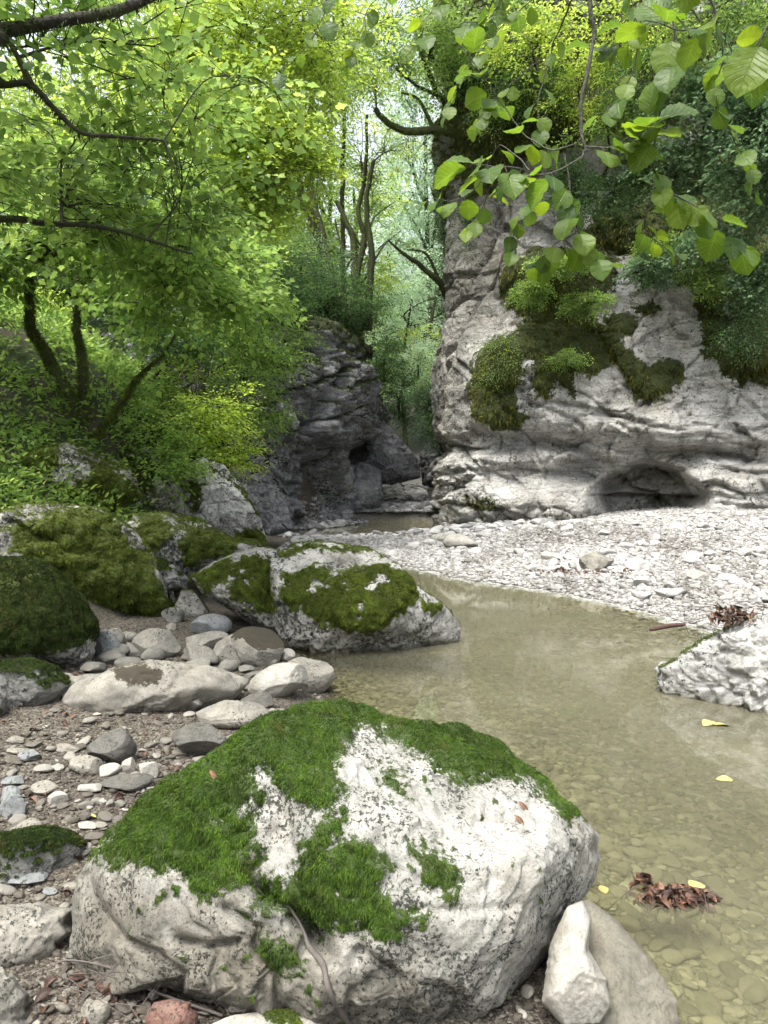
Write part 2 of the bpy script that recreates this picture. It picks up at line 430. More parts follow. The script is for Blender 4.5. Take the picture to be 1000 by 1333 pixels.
t.done(t.n('ShaderNodeMixShader', i_0=fr, i_1=body, i_2=gl).outputs[0])
wx = axis([(-3.2, 6, .08)]); wy = axis([(-6, 1, .3), (1, 25, .08)])
WX, WY = np.meshgrid(wx, wy, indexing='ij')
wd = np.clip(-terrain_h(WX.ravel(), WY.ravel()) / .5, 0, 1)
water = link('water', mesh('water', np.stack([WX.ravel(), WY.ravel(), 0 * WX.ravel()], 1), grid_faces(len(wx), len(wy)), {'depth': wd}, True), t.m)
tag(water, kind='structure')

# ================================================================ cliffs
M_cliff = rock_mat('pale_limestone', (.80, .785, .74), (.55, .545, .525), spot=.2, sc=.42, streak=.6, bump=.06, moss=(.055, .075, .012), spotcol=(.06, .055, .035), warmth=.6, bed=.35)
M_grey = rock_mat('grey_limestone', (.43, .435, .455), (.17, .173, .185), spot=.3, sc=.5, streak=.6, bump=.045, moss=(.04, .055, .012), warm=(.24, .21, .17), bed=.4)
M_dim = rock_mat('damp_grey_limestone', (.20, .205, .205), (.085, .088, .088), spot=.3, sc=.6, streak=.75, bump=.02, moss=(.04, .055, .015), warm=(.10, .10, .08))

def cliff(name, plan, z0, z1, ns, nz, off, mat, seed, rough=.3, strata=.12, tilt=(.0, .0), back=3.0, crk=.10, mossf=None, cavf=None, detail=1.0, calm=lambda B: 1.0):
    P = catmull(plan, ns); T = nrm(np.gradient(P, axis=0)); N = np.stack([T[:, 1], -T[:, 0]], 1)
    zz = np.linspace(z0, z1, nz); s = np.arange(ns)
    S, Zg = np.meshgrid(s, zz, indexing='ij'); S = S.ravel(); Zf = Zg.ravel()
    B = np.stack([P[S, 0], P[S, 1], Zf], 1); Nn = np.stack([N[S, 0], N[S, 1], 0 * Zf], 1)
    o = off(B)
    Q = B + Nn * o[:, None]
    o2 = rough * 1.3 * fbm(B * .42, seed, 5, .5) + rough * .16 * fbm(B * [1.6, 1.6, 2.2], seed + 40, 4, .5, ridged=True)
    tl = B.copy(); tl[:, 2] = B[:, 2] * 1.5 + .35 * B[:, 0]; sm = calm(B); o2 += rough * .95 * chips(tl * .5, seed + 200) * (.4 + .6 * sm) + (rough * .6 * chips(tl * 1.35, seed + 201) * sst(-.3, .2, gnoise(B * .5, seed + 33)) + rough * .13 * chips(tl * 3.6, seed + 202)) * sm
    smm = .3 + .7 * np.broadcast_to(calm(B), (len(B),))
    zt = B[:, 2] + tilt[0] * B[:, 0] + tilt[1] * B[:, 1] + .35 * gnoise(B * .35, seed + 3) + .06 * gnoise(B * 1.7, seed + 4)
    for h_, a_ in ((.9, 1.0), (.37, .55), (.15, .3)):
        f_ = (zt / h_) % 1.0; lay = _h(np.floor(zt / h_).astype(np.int64), (B[:, 0] // 6).astype(np.int64) * 0, 0 * S, seed) / 4294967295.0 - .5
        mask = sst(-.25, .25, gnoise(B * .4 + h_ * 31, seed + 8))
        o2 += smm * strata * a_ * mask * (lay * 1.2 - .9 * np.exp(-(f_ / .10) ** 2) - .9 * np.exp(-((1 - f_) / .10) ** 2))
    ck = cracks(B * [.6, .6, .45], seed + 70, .06); o2 -= crk * (1 - ck)
    ck2 = cracks(B * [1.9, 1.9, 1.5], seed + 90, .08); o2 -= crk * .45 * (1 - ck2) * sst(-.2, .3, gnoise(B * .5, seed + 12))
    a1, b1 = worley(B * [1.3, 1.3, 1.8], seed + 20); o2 += strata * .8 * (.5 - a1)
    Q = Q + Nn * o2[:, None]
    Q[:, 2] += .10 * detail * fbm(B * 1.1, seed + 60, 3)
    Q[:, :2] += (.05 * detail * fbm(B * 3.2, seed + 61, 4))[:, None] * Nn[:, :2]
    # cap going back
    G = Q.reshape(ns, nz, 3); caps = []
    for k, bk in enumerate((.5, 1.4, back)):
        top = G[:, -1:].copy(); top[..., 0] -= N[:, None, 0] * bk; top[..., 1] -= N[:, None, 1] * bk; top[..., 2] += .3 * (k + 1) * fbm(top.reshape(-1, 3) * .8, seed + k, 3).reshape(ns, 1)
        caps.append(top)
    G = np.concatenate([G] + caps, 1); V = G.reshape(-1, 3); nz2 = nz + 3
    Fq = grid_faces(ns, nz2)
    T3 = np.concatenate([Fq[:, [0, 1, 2]], Fq[:, [0, 2, 3]]]); VN = vnormals(V, T3)
    px, py = project(V)
    moss = np.zeros(len(V)) if mossf is None else mossf(V, VN, px, py)
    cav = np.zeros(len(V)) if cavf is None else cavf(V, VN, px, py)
    wet = np.clip(1 - (V[:, 2] - .02) / .22, 0, 1) * .8
    V = V + VN * (np.clip(moss, 0, 1) * (.10 + .10 * fbm(V * 3, seed + 5, 3)))[:, None]
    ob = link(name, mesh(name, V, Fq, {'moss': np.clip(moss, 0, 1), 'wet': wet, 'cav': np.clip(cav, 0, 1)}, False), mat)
    tag(ob, kind='structure')
    return ob, V, T3, VN, np.clip(moss, 0, 1)

def w2(px, py, Yd): # world x,z of a pixel at depth
    p = at(px, py, Yd); return p[0], p[2]
def gauss(B, px, py, Yd, rx, rz, axis_rot=0):
    x, z = w2(px, py, Yd); sx = rx * Yd / F; sz = rz * Yd / F
    dx = (B[:, 0] - x); dz = (B[:, 2] - z); c, s = math.cos(axis_rot), math.sin(axis_rot)
    return np.exp(-(((dx * c + dz * s) / sx) ** 2 + ((-dx * s + dz * c) / sz) ** 2))
def polymask(px, py, polys, seed, amp=9.0, soft=6.0, V=None, sc=2.0, ragged=.75, bias=0.0):
    m = np.zeros(len(px))
    nx = fbm(V * sc, seed, 4, .6) * amp * 2; ny = fbm(V * sc + 7, seed + 3, 4, .6) * amp * 2
    rag = bias + ragged * fbm(V * sc * 4.5, seed + 7, 4, .7)
    for p in polys: m = np.maximum(m, np.clip(.5 + sdist(px + nx, py + ny, p) / (soft * 2.2) + rag, 0, 1))
    return m

# right-hand pale cliff: a nose on the left, ledge, cave, sloping face above
CL = [([(630, 566), (700, 572), (790, 598), (900, 588), (1010, 600)], 5, .4), ([(690, 478), (720, 522), (800, 548), (880, 560), (1010, 556)], 3.5, .28), ([(600, 598), (660, 602), (780, 622)], 3, .2), ([(760, 540), (830, 566), (1010, 578)], 3, .22),
      ([(905, 630), (1010, 640)], 3, .2), ([(900, 610), (1010, 614)], 3, .15), ([(600, 640), (650, 612), (700, 640), (720, 676)], 3, .2), ([(820, 350), (790, 420), (800, 520)], 3, .12), ([(930, 400), (915, 480), (900, 560)], 3, .14), ([(655, 440), (690, 520), (760, 560)], 3, .2)]
def off_R(B):
    x, y, z = B.T
    o = 0 * x
    # undercut at the foot, nose mass on the left, bulging face
    o += .55 * gauss(B, 640, 640, 20, 75, 55)
    o += .9 * gauss(B, 655, 500, 20, 52, 80)          # mossy cushion nose
    o += .5 * gauss(B, 770, 470, 19, 120, 60)
    o -= .55 * gauss(B, 700, 575, 19, 120, 14, .06)    # bedding slot
    o -= .45 * gauss(B, 900, 588, 18, 110, 10, -.05)
    o += .5 * gauss(B, 870, 560, 18, 130, 22, -.05)    # lip above the cave
    cx_, cz_ = w2(846, 645, 18); nz_ = .35 * gnoise(B * 1.1, 61); ex = np.abs((x - cx_ - .35 * (z - cz_) + nz_) / 1.3); ez = np.abs((z - cz_ + .6 * nz_ + .12 * np.abs(x - cx_)) / .82)   # cave
    o -= 2.0 * (1 - sst(.75, 1.05, (ex ** 2.3 + ez ** 2.3) ** .435)) * (.75 + .25 * (z < cz_))
    o -= 1.0 * gauss(B, 760, 618, 18, 90, 22, .1)
    o += .9 * gauss(B, 960, 650, 17.5, 62, 48)         # nose right of the cave
    o += .6 * gauss(B, 700, 650, 19, 60, 40)
    o += .5 * gauss(B, 980, 470, 17.5, 60, 70)
    o += .7 * gauss(B, 720, 345, 19, 60, 26)           # fern ledge
    o -= .5 * gauss(B, 640, 400, 20, 22, 90)          # hollow in the grey wall above
    z0 = 6.6
    qx, qy = project(B); jx = 10 * gnoise(B * .9, 71)
    for gl, gw, gd in CL: o -= gd * np.exp(-(sdist(qx, qy + jx, gl, closed=False) / gw) ** 2) * (.6 + .8 * gnoise(B * .6, 72))
    o -= .30 * np.clip(z - 2.6, 0, 5) * sst(3.6, 5.5, x)  # face leans back going up
    o -= 1.0 * sst(z0, z0 + .8, z) * sst(3.6, 5, x)
    o += .9 * gauss(B, 880, 360, 18, 110, 26)
    o += .9 * gauss(B, 760, 130, 19, 160, 40) + .8 * gauss(B, 900, 250, 18, 90, 40)
    return o
MR = [[(622, 470), (640, 448), (668, 436), (682, 455), (676, 480), (664, 520), (684, 540), (672, 556), (640, 552), (618, 540), (616, 500)],
      [(668, 440), (690, 420), (720, 405), (770, 410), (800, 440), (822, 465), (850, 480), (880, 470), (886, 494), (850, 505), (835, 515), (815, 482), (790, 476), (775, 490), (748, 480), (742, 515), (732, 500), (724, 470), (712, 500), (700, 480), (690, 455), (676, 462)],
      [(658, 350), (700, 330), (760, 325), (800, 340), (795, 372), (770, 400), (740, 410), (710, 420), (680, 412), (662, 395)],
      [(785, 425), (800, 412), (822, 415), (826, 430), (808, 442), (790, 440)], [(826, 398), (846, 392), (852, 402), (838, 412)],
      [(862, 340), (900, 330), (1010, 325), (1010, 380), (985, 392), (985, 490), (962, 498), (945, 470), (948, 430), (960, 400), (935, 370), (905, 366), (880, 372)],
      [(1010, 480), (1010, 500), (975, 498), (940, 488), (938, 465), (955, 440), (1010, 400)],
      [(918, 400), (932, 398), (934, 440), (920, 430)], [(922, 445), (938, 440), (936, 470), (924, 466)],
      [(700, 485), (722, 480), (718, 512), (704, 515)], [(600, 60), (760, 40), (900, 20), (1010, 10), (1010, 120), (900, 130), (760, 180), (700, 200), (620, 160)],
      [(840, 200), (920, 190), (1010, 250), (1010, 330), (900, 340), (800, 330), (760, 310), (800, 250)]]
MR += [[(598, 130), (690, 120), (704, 190), (660, 225), (612, 262), (596, 210)], [(820, 490), (850, 478), (884, 496), (856, 520), (830, 516)], [(905, 380), (935, 370), (950, 430), (925, 470)]]
MR2 = [[(590, 655), (600, 640), (640, 640), (665, 665), (640, 672), (600, 670)], [(700, 668), (760, 664), (790, 676), (720, 680)], [(890, 670), (900, 660), (935, 664), (930, 680)]]
def moss_R(V, N, px, py):
    m = polymask(px, py, MR, 33, 9, 7, V, 2.2, bias=.28) + .62 * polymask(px, py, MR2, 35, 6, 12, V, 2.2)
    top = sst(7.2, 9.5, V[:, 2]) * sst(-.1, .25, N[:, 2] + .5 * fbm(V * .9, 3, 4))
    return np.maximum(m, top)
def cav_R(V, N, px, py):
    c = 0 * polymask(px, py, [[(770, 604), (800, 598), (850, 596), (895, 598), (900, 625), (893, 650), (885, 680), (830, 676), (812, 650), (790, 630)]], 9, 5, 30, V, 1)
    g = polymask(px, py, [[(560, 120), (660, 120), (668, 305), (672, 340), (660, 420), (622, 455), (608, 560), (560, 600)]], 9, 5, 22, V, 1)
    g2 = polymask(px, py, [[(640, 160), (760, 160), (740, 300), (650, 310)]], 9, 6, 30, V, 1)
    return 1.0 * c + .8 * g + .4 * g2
PL_R = [(6.5, 48), (4.2, 38), (2.9, 30), (2.15, 25), (1.85, 22.3), (2.0, 20.9), (3.2, 19.9), (4.6, 19.2), (6.5, 18.4), (9, 17.4), (12, 15.6), (14.5, 12), (16, 6), (17.5, -6)]
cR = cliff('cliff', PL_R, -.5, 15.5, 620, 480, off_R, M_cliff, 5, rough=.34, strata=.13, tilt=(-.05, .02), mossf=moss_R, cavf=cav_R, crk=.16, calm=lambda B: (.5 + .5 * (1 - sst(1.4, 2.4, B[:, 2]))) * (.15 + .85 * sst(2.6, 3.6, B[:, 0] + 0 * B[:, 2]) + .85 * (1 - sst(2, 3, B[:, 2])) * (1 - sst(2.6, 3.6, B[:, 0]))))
# the tall grey buttress behind it (gap side)
def off_G(B):
    o = .5 * gauss(B, 610, 360, 24, 40, 90) - .6 * gauss(B, 640, 440, 24, 30, 70)
    return o
# left-hand grey crag
def off_L(B):
    x, y, z = B.T
    o = 1.0 * gauss(B, 440, 500, 21, 34, 60, .25) - .8 * gauss(B, 400, 560, 20, 14, 90, .45)
    o += .8 * gauss(B, 355, 560, 19.5, 36, 34) - 3.2 * gauss(B, 440, 650, 21, 20, 36, .15) + .5 * gauss(B, 350, 650, 19, 40, 60)
    o -= .8 * gauss(B, 470, 590, 22, 10, 60, .35) - .35 * np.clip(z - 1, 0, 5) * 0
    o -= .22 * np.clip(z - 3.0, 0, 4)
    o += .5 * gauss(B, 400, 440, 21, 60, 16)
    qx, qy = project(B); jx = 10 * gnoise(B * .9, 75)
    for gl, gw, gd in [([(476, 470), (462, 550), (430, 625), (420, 680)], 6, .8), ([(440, 440), (412, 520), (392, 600), (372, 690)], 5, .45), ([(330, 530), (390, 505), (470, 462)], 3, .3), ([(330, 572), (400, 560), (470, 520)], 3, .3), ([(340, 485), (400, 470), (450, 440)], 3, .25), ([(400, 600), (460, 570)], 3, .25)]:
        o -= gd * np.exp(-(sdist(qx + jx, qy, gl, closed=False) / gw) ** 2)
    return o
def moss_L(V, N, px, py):
    return np.clip(sst(4.6, 5.6, V[:, 2] + .8 * fbm(V * .8, 2, 3)) + .8 * sst(.35, .7, N[:, 2] + .3 * fbm(V * 1.3, 4, 4)) * sst(2.0, 3.5, V[:, 2]), 0, 1)
PL_L = [(-14, 13.5), (-9, 15.8), (-5.5, 17.2), (-3.6, 18.3), (-2.6, 19.2), (-1.5, 20.3), (-.75, 21.8), (-.5, 23.6), (-.7, 26), (-.6, 29), (-1.2, 34), (-3, 40)]
cL = cliff('cliff', PL_L, -.5, 6.4, 520, 300, off_L, M_grey, 15, rough=.46, strata=.2, tilt=(.62, .2), mossf=moss_L, crk=.22)

def haze():
    bm = bmesh.new(); bmesh.ops.create_cube(bm, size=1); me = bpy.data.meshes.new('haze'); bm.to_mesh(me); bm.free()
    t = NT('haze_air'); v = t.n('ShaderNodeVolumePrincipled'); v.inputs['Color'].default_value = (.93, .98, .95, 1); v.inputs['Density'].default_value = HAZE; v.inputs['Anisotropy'].default_value = .3
    t.t.links.new(v.outputs[0], t.out.inputs['Volume']); o = link('haze', me, t.m, loc=(0, 0, 60)); o.scale = (640, 640, 160); tag(o, kind='stuff')
if HAZE > 0: haze()
# ================================================================ boulders and stones
M_hero = rock_mat('lichened_boulder', (.46, .45, .41), (.24, .24, .215), spot=.62, sc=3.6, streak=0, bump=.014, moss=(.05, .085, .012), warmth=.3)
M_mid = rock_mat('mossy_boulder', (.46, .45, .42), (.20, .20, .18), spot=.8, sc=1.2, bump=.02, moss=(.10, .13, .02), warmth=.3)
M_dark = rock_mat('damp_boulder', (.27, .27, .25), (.11, .11, .10), spot=.5, sc=1.6, bump=.018, moss=(.04, .06, .012), warmth=.3)
M_pale = rock_mat('pale_stone', (.29, .275, .235), (.17, .162, .138), spot=.15, sc=3.0, bump=.006, moss=(.05, .042, .026), warmth=.4)
M_white = rock_mat('white_rock', (.56, .56, .54), (.32, .32, .31), spot=.45, sc=1.6, bump=.018, moss=(.07, .09, .02), warmth=.15)
M_wst = rock_mat('bleached_stone', (.42, .405, .36), (.27, .26, .225), spot=.0, sc=3.5, bump=.006, warmth=.3)
M_slate = rock_mat('slaty_stone', (.24, .255, .26), (.13, .14, .14), spot=.15, sc=3, bump=.006, moss=(.05, .06, .02), warmth=.2)
M_dstone = rock_mat('dark_stone', (.13, .125, .11), (.07, .068, .06), spot=.2, sc=3, bump=.006, moss=(.035, .05, .014), warmth=.2)
M_red = rock_mat('red_stone', (.24, .115, .085), (.13, .065, .05), spot=.3, sc=5, bump=.01, warm=(.27, .2, .16), warmth=.5)
M_half = rock_mat('river_slab', (.19, .18, .14), (.12, .115, .09), spot=.0, sc=3.0, bump=.006, warmth=.3)

def outline_r(ab, th, smooth=7):
    n = 720; P = np.vstack([ab, ab[:1]]); seg = np.linalg.norm(np.diff(P, axis=0), axis=1); s = np.concatenate([[0], np.cumsum(seg)])
    u = np.linspace(0, s[-1], 2000, endpoint=False); Q = np.stack([np.interp(u, s, P[:, 0]), np.interp(u, s, P[:, 1])], 1)
    a = np.arctan2(Q[:, 1], Q[:, 0]); r = np.hypot(Q[:, 0], Q[:, 1]); g = np.linspace(-math.pi, math.pi, n, endpoint=False)
    idx = ((a + math.pi) / (2 * math.pi) * n).astype(int) % n
    R = np.full(n, -1.0); np.maximum.at(R, idx, r); ok = R > 0; R = np.interp(g, g[ok], R[ok], period=2 * math.pi)
    k = np.ones(smooth) / smooth; R = np.convolve(np.concatenate([R[-smooth:], R, R[:smooth]]), k, 'same')[smooth:-smooth]
    return np.interp(th, g, R, period=2 * math.pi)

def blades(name, V, T, N, m, n, L, W, mat, parent, grav=.6, spread=.5, seed=1, lift=0.0, thr=.5, bend=0.0, Lvar=.45, keep=None):
    """a pelt of short moss shoots on the part of a surface where m > thr"""
    r = np.random.default_rng(seed); A = .5 * np.linalg.norm(np.cross(V[T[:, 1]] - V[T[:, 0]], V[T[:, 2]] - V[T[:, 0]]), axis=1)
    mt = m[T].mean(1); wgt = A * (mt > thr) * (.3 + mt)
    if keep is not None: wgt = wgt * keep[T].mean(1)
    if wgt.sum() <= 0: return None
    idx = r.choice(len(T), n, p=wgt / wgt.sum()); b = r.dirichlet((1, 1, 1), n)
    P = (V[T[idx]] * b[:, :, None]).sum(1); Nn = nrm((N[T[idx]] * b[:, :, None]).sum(1))
    cl = fbm(P * (.35 / L), seed, 3)
    d = nrm(Nn * (.75 + .5 * cl[:, None]) + np.array([0, 0, -grav]) + r.normal(0, spread, (n, 3)) * .6)
    l = L * (1 + Lvar * r.normal(0, .6, n)).clip(.35, 2) * (1 + .6 * cl) * sst(thr - .25, .95, (m[T[idx]] * b).sum(1)).clip(.3, 1)
    side = nrm(np.cross(d, r.normal(0, 1, (n, 3)))) * (W * (.7 + .6 * r.random(n)))[:, None]
    P0 = P - Nn * L * .15 + Nn * lift
    mid = P0 + d * (l * .55)[:, None] + Nn * (.12 * l)[:, None]; tip = P0 + d * l[:, None] + np.array([0, 0, -1]) * (l * .25)[:, None]
    Vb = np.stack([P0 - side * .6, P0 + side * .6, mid + side * .8, mid - side * .8, tip], 1).reshape(-1, 3)
    k = (np.arange(n) * 5)[:, None]
    a = np.clip(.5 + .9 * cl + .22 * r.normal(0, 1, n), 0, 1)
    o = link(name, mesh(name, Vb, [k + np.array([[0, 1, 2, 3]]), k + np.array([[3, 2, 4]])], {'rnd': np.repeat(a, 5)}), mat, parent)
    return o
MM_bright = moss_mat('bright_moss', (.026, .042, .008), (.055, .108, .012), (.115, .20, .022))
MM_olive = moss_mat('olive_moss', (.030, .035, .006), (.092, .130, .016), (.185, .245, .032))
MM_dark = moss_mat('dark_moss', (.012, .020, .005), (.030, .052, .009), (.065, .10, .015))
MM_gold = moss_mat('golden_moss', (.03, .032, .006), (.11, .12, .014), (.21, .21, .03))

def rock(outline, Yc, fb, seed, mat, name='boulder', label=None, cat='boulder', group=None, sub=6, amp=.06, ridge=.02, facets=8, facet_off=(.72, .95),
         planes=(), mossf=None, crk=.0, ck_sc=3.0, moss=None, shift=(0, 0), fat=.85, pits=0.0, wetz=.03, blocky=0, chip=.05, cavf=None, grooves=()):
    ol = np.array(outline, float); nxt = np.roll(ol, -1, 0); cr = ol[:, 0] * nxt[:, 1] - nxt[:, 0] * ol[:, 1]
    cx = ((ol[:, 0] + nxt[:, 0]) * cr).sum() / (3 * cr.sum()) + shift[0]; cy = ((ol[:, 1] + nxt[:, 1]) * cr).sum() / (3 * cr.sum()) + shift[1]
    C = at(cx, cy, Yc); wv = nrm(C - CAM); rt = nrm(np.cross(wv, [0, 0, 1.0])); up = np.cross(rt, wv)
    ab = []
    for p in ol:
        d = ray(*p); q = CAM + d * (((C - CAM) @ wv) / (d @ wv)) - C; ab.append((q @ rt, q @ up))
    ab = np.array(ab); scale = math.sqrt(abs(np.sum(ab[:, 0] * np.roll(ab[:, 1], -1) - np.roll(ab[:, 0], -1) * ab[:, 1])) / 2 / math.pi)
    U, T = ico(sub); rho = np.hypot(U[:, 0], U[:, 1]); th = np.arctan2(U[:, 1], U[:, 0])
    R = outline_r(ab, th); Rm = outline_r(ab, th, 241); Re = Rm + (R - Rm) * sst(.15, .95, rho)
    k = Re * rho ** fat
    a = np.cos(th) * k; b = np.sin(th) * k; c = np.sign(U[:, 2]) * np.abs(U[:, 2]) ** .9 * np.where(U[:, 2] > 0, fb[0], fb[1])
    L = np.stack([a, b, c], 1)
    r = np.random.default_rng(seed)
    for (na, nb_, nc, off) in planes:
        n = nrm(np.array([na, nb_, nc], float)); d = L @ n - off * scale; L = L - n * (np.clip(d, 0, None) * .88)[:, None]
    for _ in range(facets):
        n = nrm(r.normal(0, 1, 3) * [1, 1, 1.3]); sup = (L @ n).max(); d = L @ n - sup * r.uniform(*facet_off); L = L - n * (np.clip(d, 0, None) * .8)[:, None]
    Dn = nrm(L)
    q = L / scale
    disp = amp * scale * fbm(q * 1.7 + seed, seed, 6, .5) * (1.1 - .5 * sst(.9, 1, rho)) + ridge * scale * fbm(q * 4 + seed, seed + 50, 5, .55, ridged=True)
    if chip: disp += chip * scale * (chips(q * 1.5 + seed, seed + 300) + .45 * chips(q * 3.6 + seed, seed + 301) + .18 * chips(q * 8 + seed, seed + 302)) * (1 - .5 * sst(.85, 1, rho))
    if crk: disp -= crk * scale * (1 - cracks(q * ck_sc + seed, seed + 5, .07))
    if blocky:
        f1, f2 = worley(q * ck_sc * 1.3 + seed * 3, seed + 15); hsh = np.clip(f2 - f1, 0, .5); disp += blocky * scale * (hsh - .15)
    if pits:
        f1, f2 = worley(q * 9 + seed, seed + 7); disp -= pits * scale * np.clip(.32 - f1, 0, 1) * 3
    L = L + Dn * disp[:, None]
    if grooves:
        W = C + L[:, :1] * rt + L[:, 1:2] * up + L[:, 2:] * (-wv); qx, qy = project(W); j_ = 6 * fbm(W * 9, seed, 3)
        for (gl, gw, gd) in grooves:
            ds = sdist(qx + j_, qy + j_, gl, closed=False) if len(gl) > 1 else np.hypot(qx - gl[0][0], qy - gl[0][1])
            L[:, 2] -= np.where(L[:, 2] > -.1 * scale, gd * np.exp(-(ds / gw) ** 2), 0)
    # grow or shrink the girth until the body fills its measured outline again
    c0x, c0y = project(C[None]); opx = np.array([(p[0] - c0x[0], c0y[0] - p[1]) for p in ol])
    for _ in range(3):
        W = C + L[:, :1] * rt + L[:, 1:2] * up + L[:, 2:] * (-wv); qx, qy = project(W); qx = qx - c0x[0]; qy = c0y[0] - qy
        ang = np.arctan2(qy, qx); tg = outline_r(opx, ang, 5); ratio = np.hypot(qx, qy) / tg
        nb_ = 72; bi = ((ang + math.pi) / (2 * math.pi) * nb_).astype(int) % nb_; mx = np.zeros(nb_); np.maximum.at(mx, bi, ratio); mx = np.clip(mx, .4, 1.8)
        kk = np.interp(np.arctan2(L[:, 1], L[:, 0]), (np.arange(nb_) + .5) / nb_ * 2 * math.pi - math.pi, mx, period=2 * math.pi)
        L[:, :2] /= kk[:, None]
    W = C + L[:, :1] * rt + L[:, 1:2] * up + L[:, 2:] * (-wv)
    N = vnormals(W, T)
    if ((W - C) * N).sum() < 0: N = -N
    px, py = project(W)
    m = np.zeros(len(W)) if mossf is None else np.clip(mossf(W, N, px, py), 0, 1)
    if moss:
        th_ = moss.get('thick', .02) ; lump = .5 + .8 * fbm(W * (.5 / th_), seed + 9, 3)
        W = W + N * (sst(.35, .85, m) * th_ * lump)[:, None]
        N = vnormals(W, T)
        if ((W - C) * N).sum() < 0: N = -N
    wet = np.clip(1 - (W[:, 2] - .0) / wetz, 0, 1) * .9 if wetz else 0 * m
    o = link(name, mesh(name, W - C, T, {'moss': m, 'wet': wet, 'cav': 0 * m if cavf is None else cavf(W, N, px, py)}, True), mat, loc=C)
    if label: tag(o, label, cat, group)
    if moss and moss.get('n', 0):
        vis = sst(-.25, .1, (N * nrm(CAM - W)).sum(1)) * .9 + .1
        blades('moss', W - C, T, N, m, moss['n'], moss.get('L', .02), moss.get('W', .0016), moss['mat'], o, moss.get('g', .6), moss.get('s', .5), seed + 1, thr=moss.get('thr', .5), keep=vis)
        if moss.get('fringe'): blades('moss', W - C, T, N, m * (m < .62), moss['fringe'], moss['L'] * .45, moss['W'], MM_dark, o, .5, .7, seed + 3, thr=.16, keep=vis)
    return o

def topmoss(lo, hi, seed, sc=2.5, w=.45, zmin=None):
    def f(V, N, px, py):
        m = sst(lo, hi, N[:, 2] + w * fbm(V * sc, seed, 5, .6))
        if zmin is not None: m = m * sst(zmin, zmin + .12, V[:, 2] + .1 * fbm(V * 4, seed, 3))
        return m
    return f

# ---- the big boulder in front
from mathutils.bvhtree import BVHTree
HM = [[(140, 1082), (195, 1020), (262, 985), (325, 925), (400, 895), (460, 893), (520, 920), (600, 925), (655, 955), (705, 1000), (760, 1055), (745, 1060), (715, 1040), (690, 1015), (650, 1008), (600, 1010), (560, 988), (520, 968), (495, 950), (470, 940), (445, 975), (430, 1000), (436, 1035), (415, 1048), (380, 1030), (350, 1000), (320, 1000), (290, 1012), (262, 1010), (245, 1045), (262, 1075), (300, 1070), (325, 1110), (330, 1140), (290, 1155), (262, 1165), (235, 1140), (205, 1110), (190, 1085), (160, 1085)],
      [(375, 1145), (395, 1100), (420, 1070), (440, 1045), (452, 1075), (445, 1100), (470, 1095), (500, 1110), (512, 1150), (500, 1190), (470, 1180), (440, 1170), (400, 1165)],
      [(540, 1110), (560, 1098), (590, 1120), (600, 1150), (590, 1175), (575, 1165), (545, 1150)],
      [(255, 1040), (300, 1035), (330, 1060), (335, 1110), (300, 1100), (270, 1075)], [(495, 1005), (520, 1010), (530, 1035), (515, 1040)],
      [(330, 1150), (400, 1140), (500, 1165), (560, 1200), (500, 1212), (430, 1205), (380, 1185), (340, 1180)], [(340, 1215), (380, 1225), (400, 1260), (360, 1262), (345, 1240)], [(140, 1080), (180, 1085), (200, 1110), (150, 1130), (120, 1110)]]
HD = [[(330, 1160), (420, 1165), (520, 1180), (560, 1200), (480, 1215), (420, 1220), (360, 1200), (250, 1190)]]
def moss_hero(V, N, px, py):
    m = np.maximum(polymask(px, py, HM[1:], 25, 15, 26, V, 10, ragged=1.0, bias=.0), .0)
    m = np.maximum(m, polymask(px, py, [HM[0]] + [[(140, 1082), (200, 1020), (330, 985), (340, 1040), (300, 1050), (240, 1100), (200, 1130)]], 21, 15, 22, V, 9, ragged=.6, bias=.10) + .5 * (fbm(V * 26, 31, 5, .75)))
    m = np.clip(m, 0, 1)
    m = np.maximum(m, .55 * polymask(px, py, HD, 23, 12, 24, V, 9))
    ty = np.interp(px, [90, 150, 260, 330, 460, 600, 700, 785], [1100, 1050, 960, 905, 880, 905, 960, 1040])
    back = (py < ty) | ((V[:, 1] > 2.75))
    m = np.where(back, np.maximum(m, sst(.1, .4, N[:, 2])), m)
    scat = .8 * sst(.18, .30, fbm(V * 14, 77, 4, .6)) * sst(.0, .25, fbm(V * 2.2, 79, 3))
    return np.maximum(m, scat * .9)
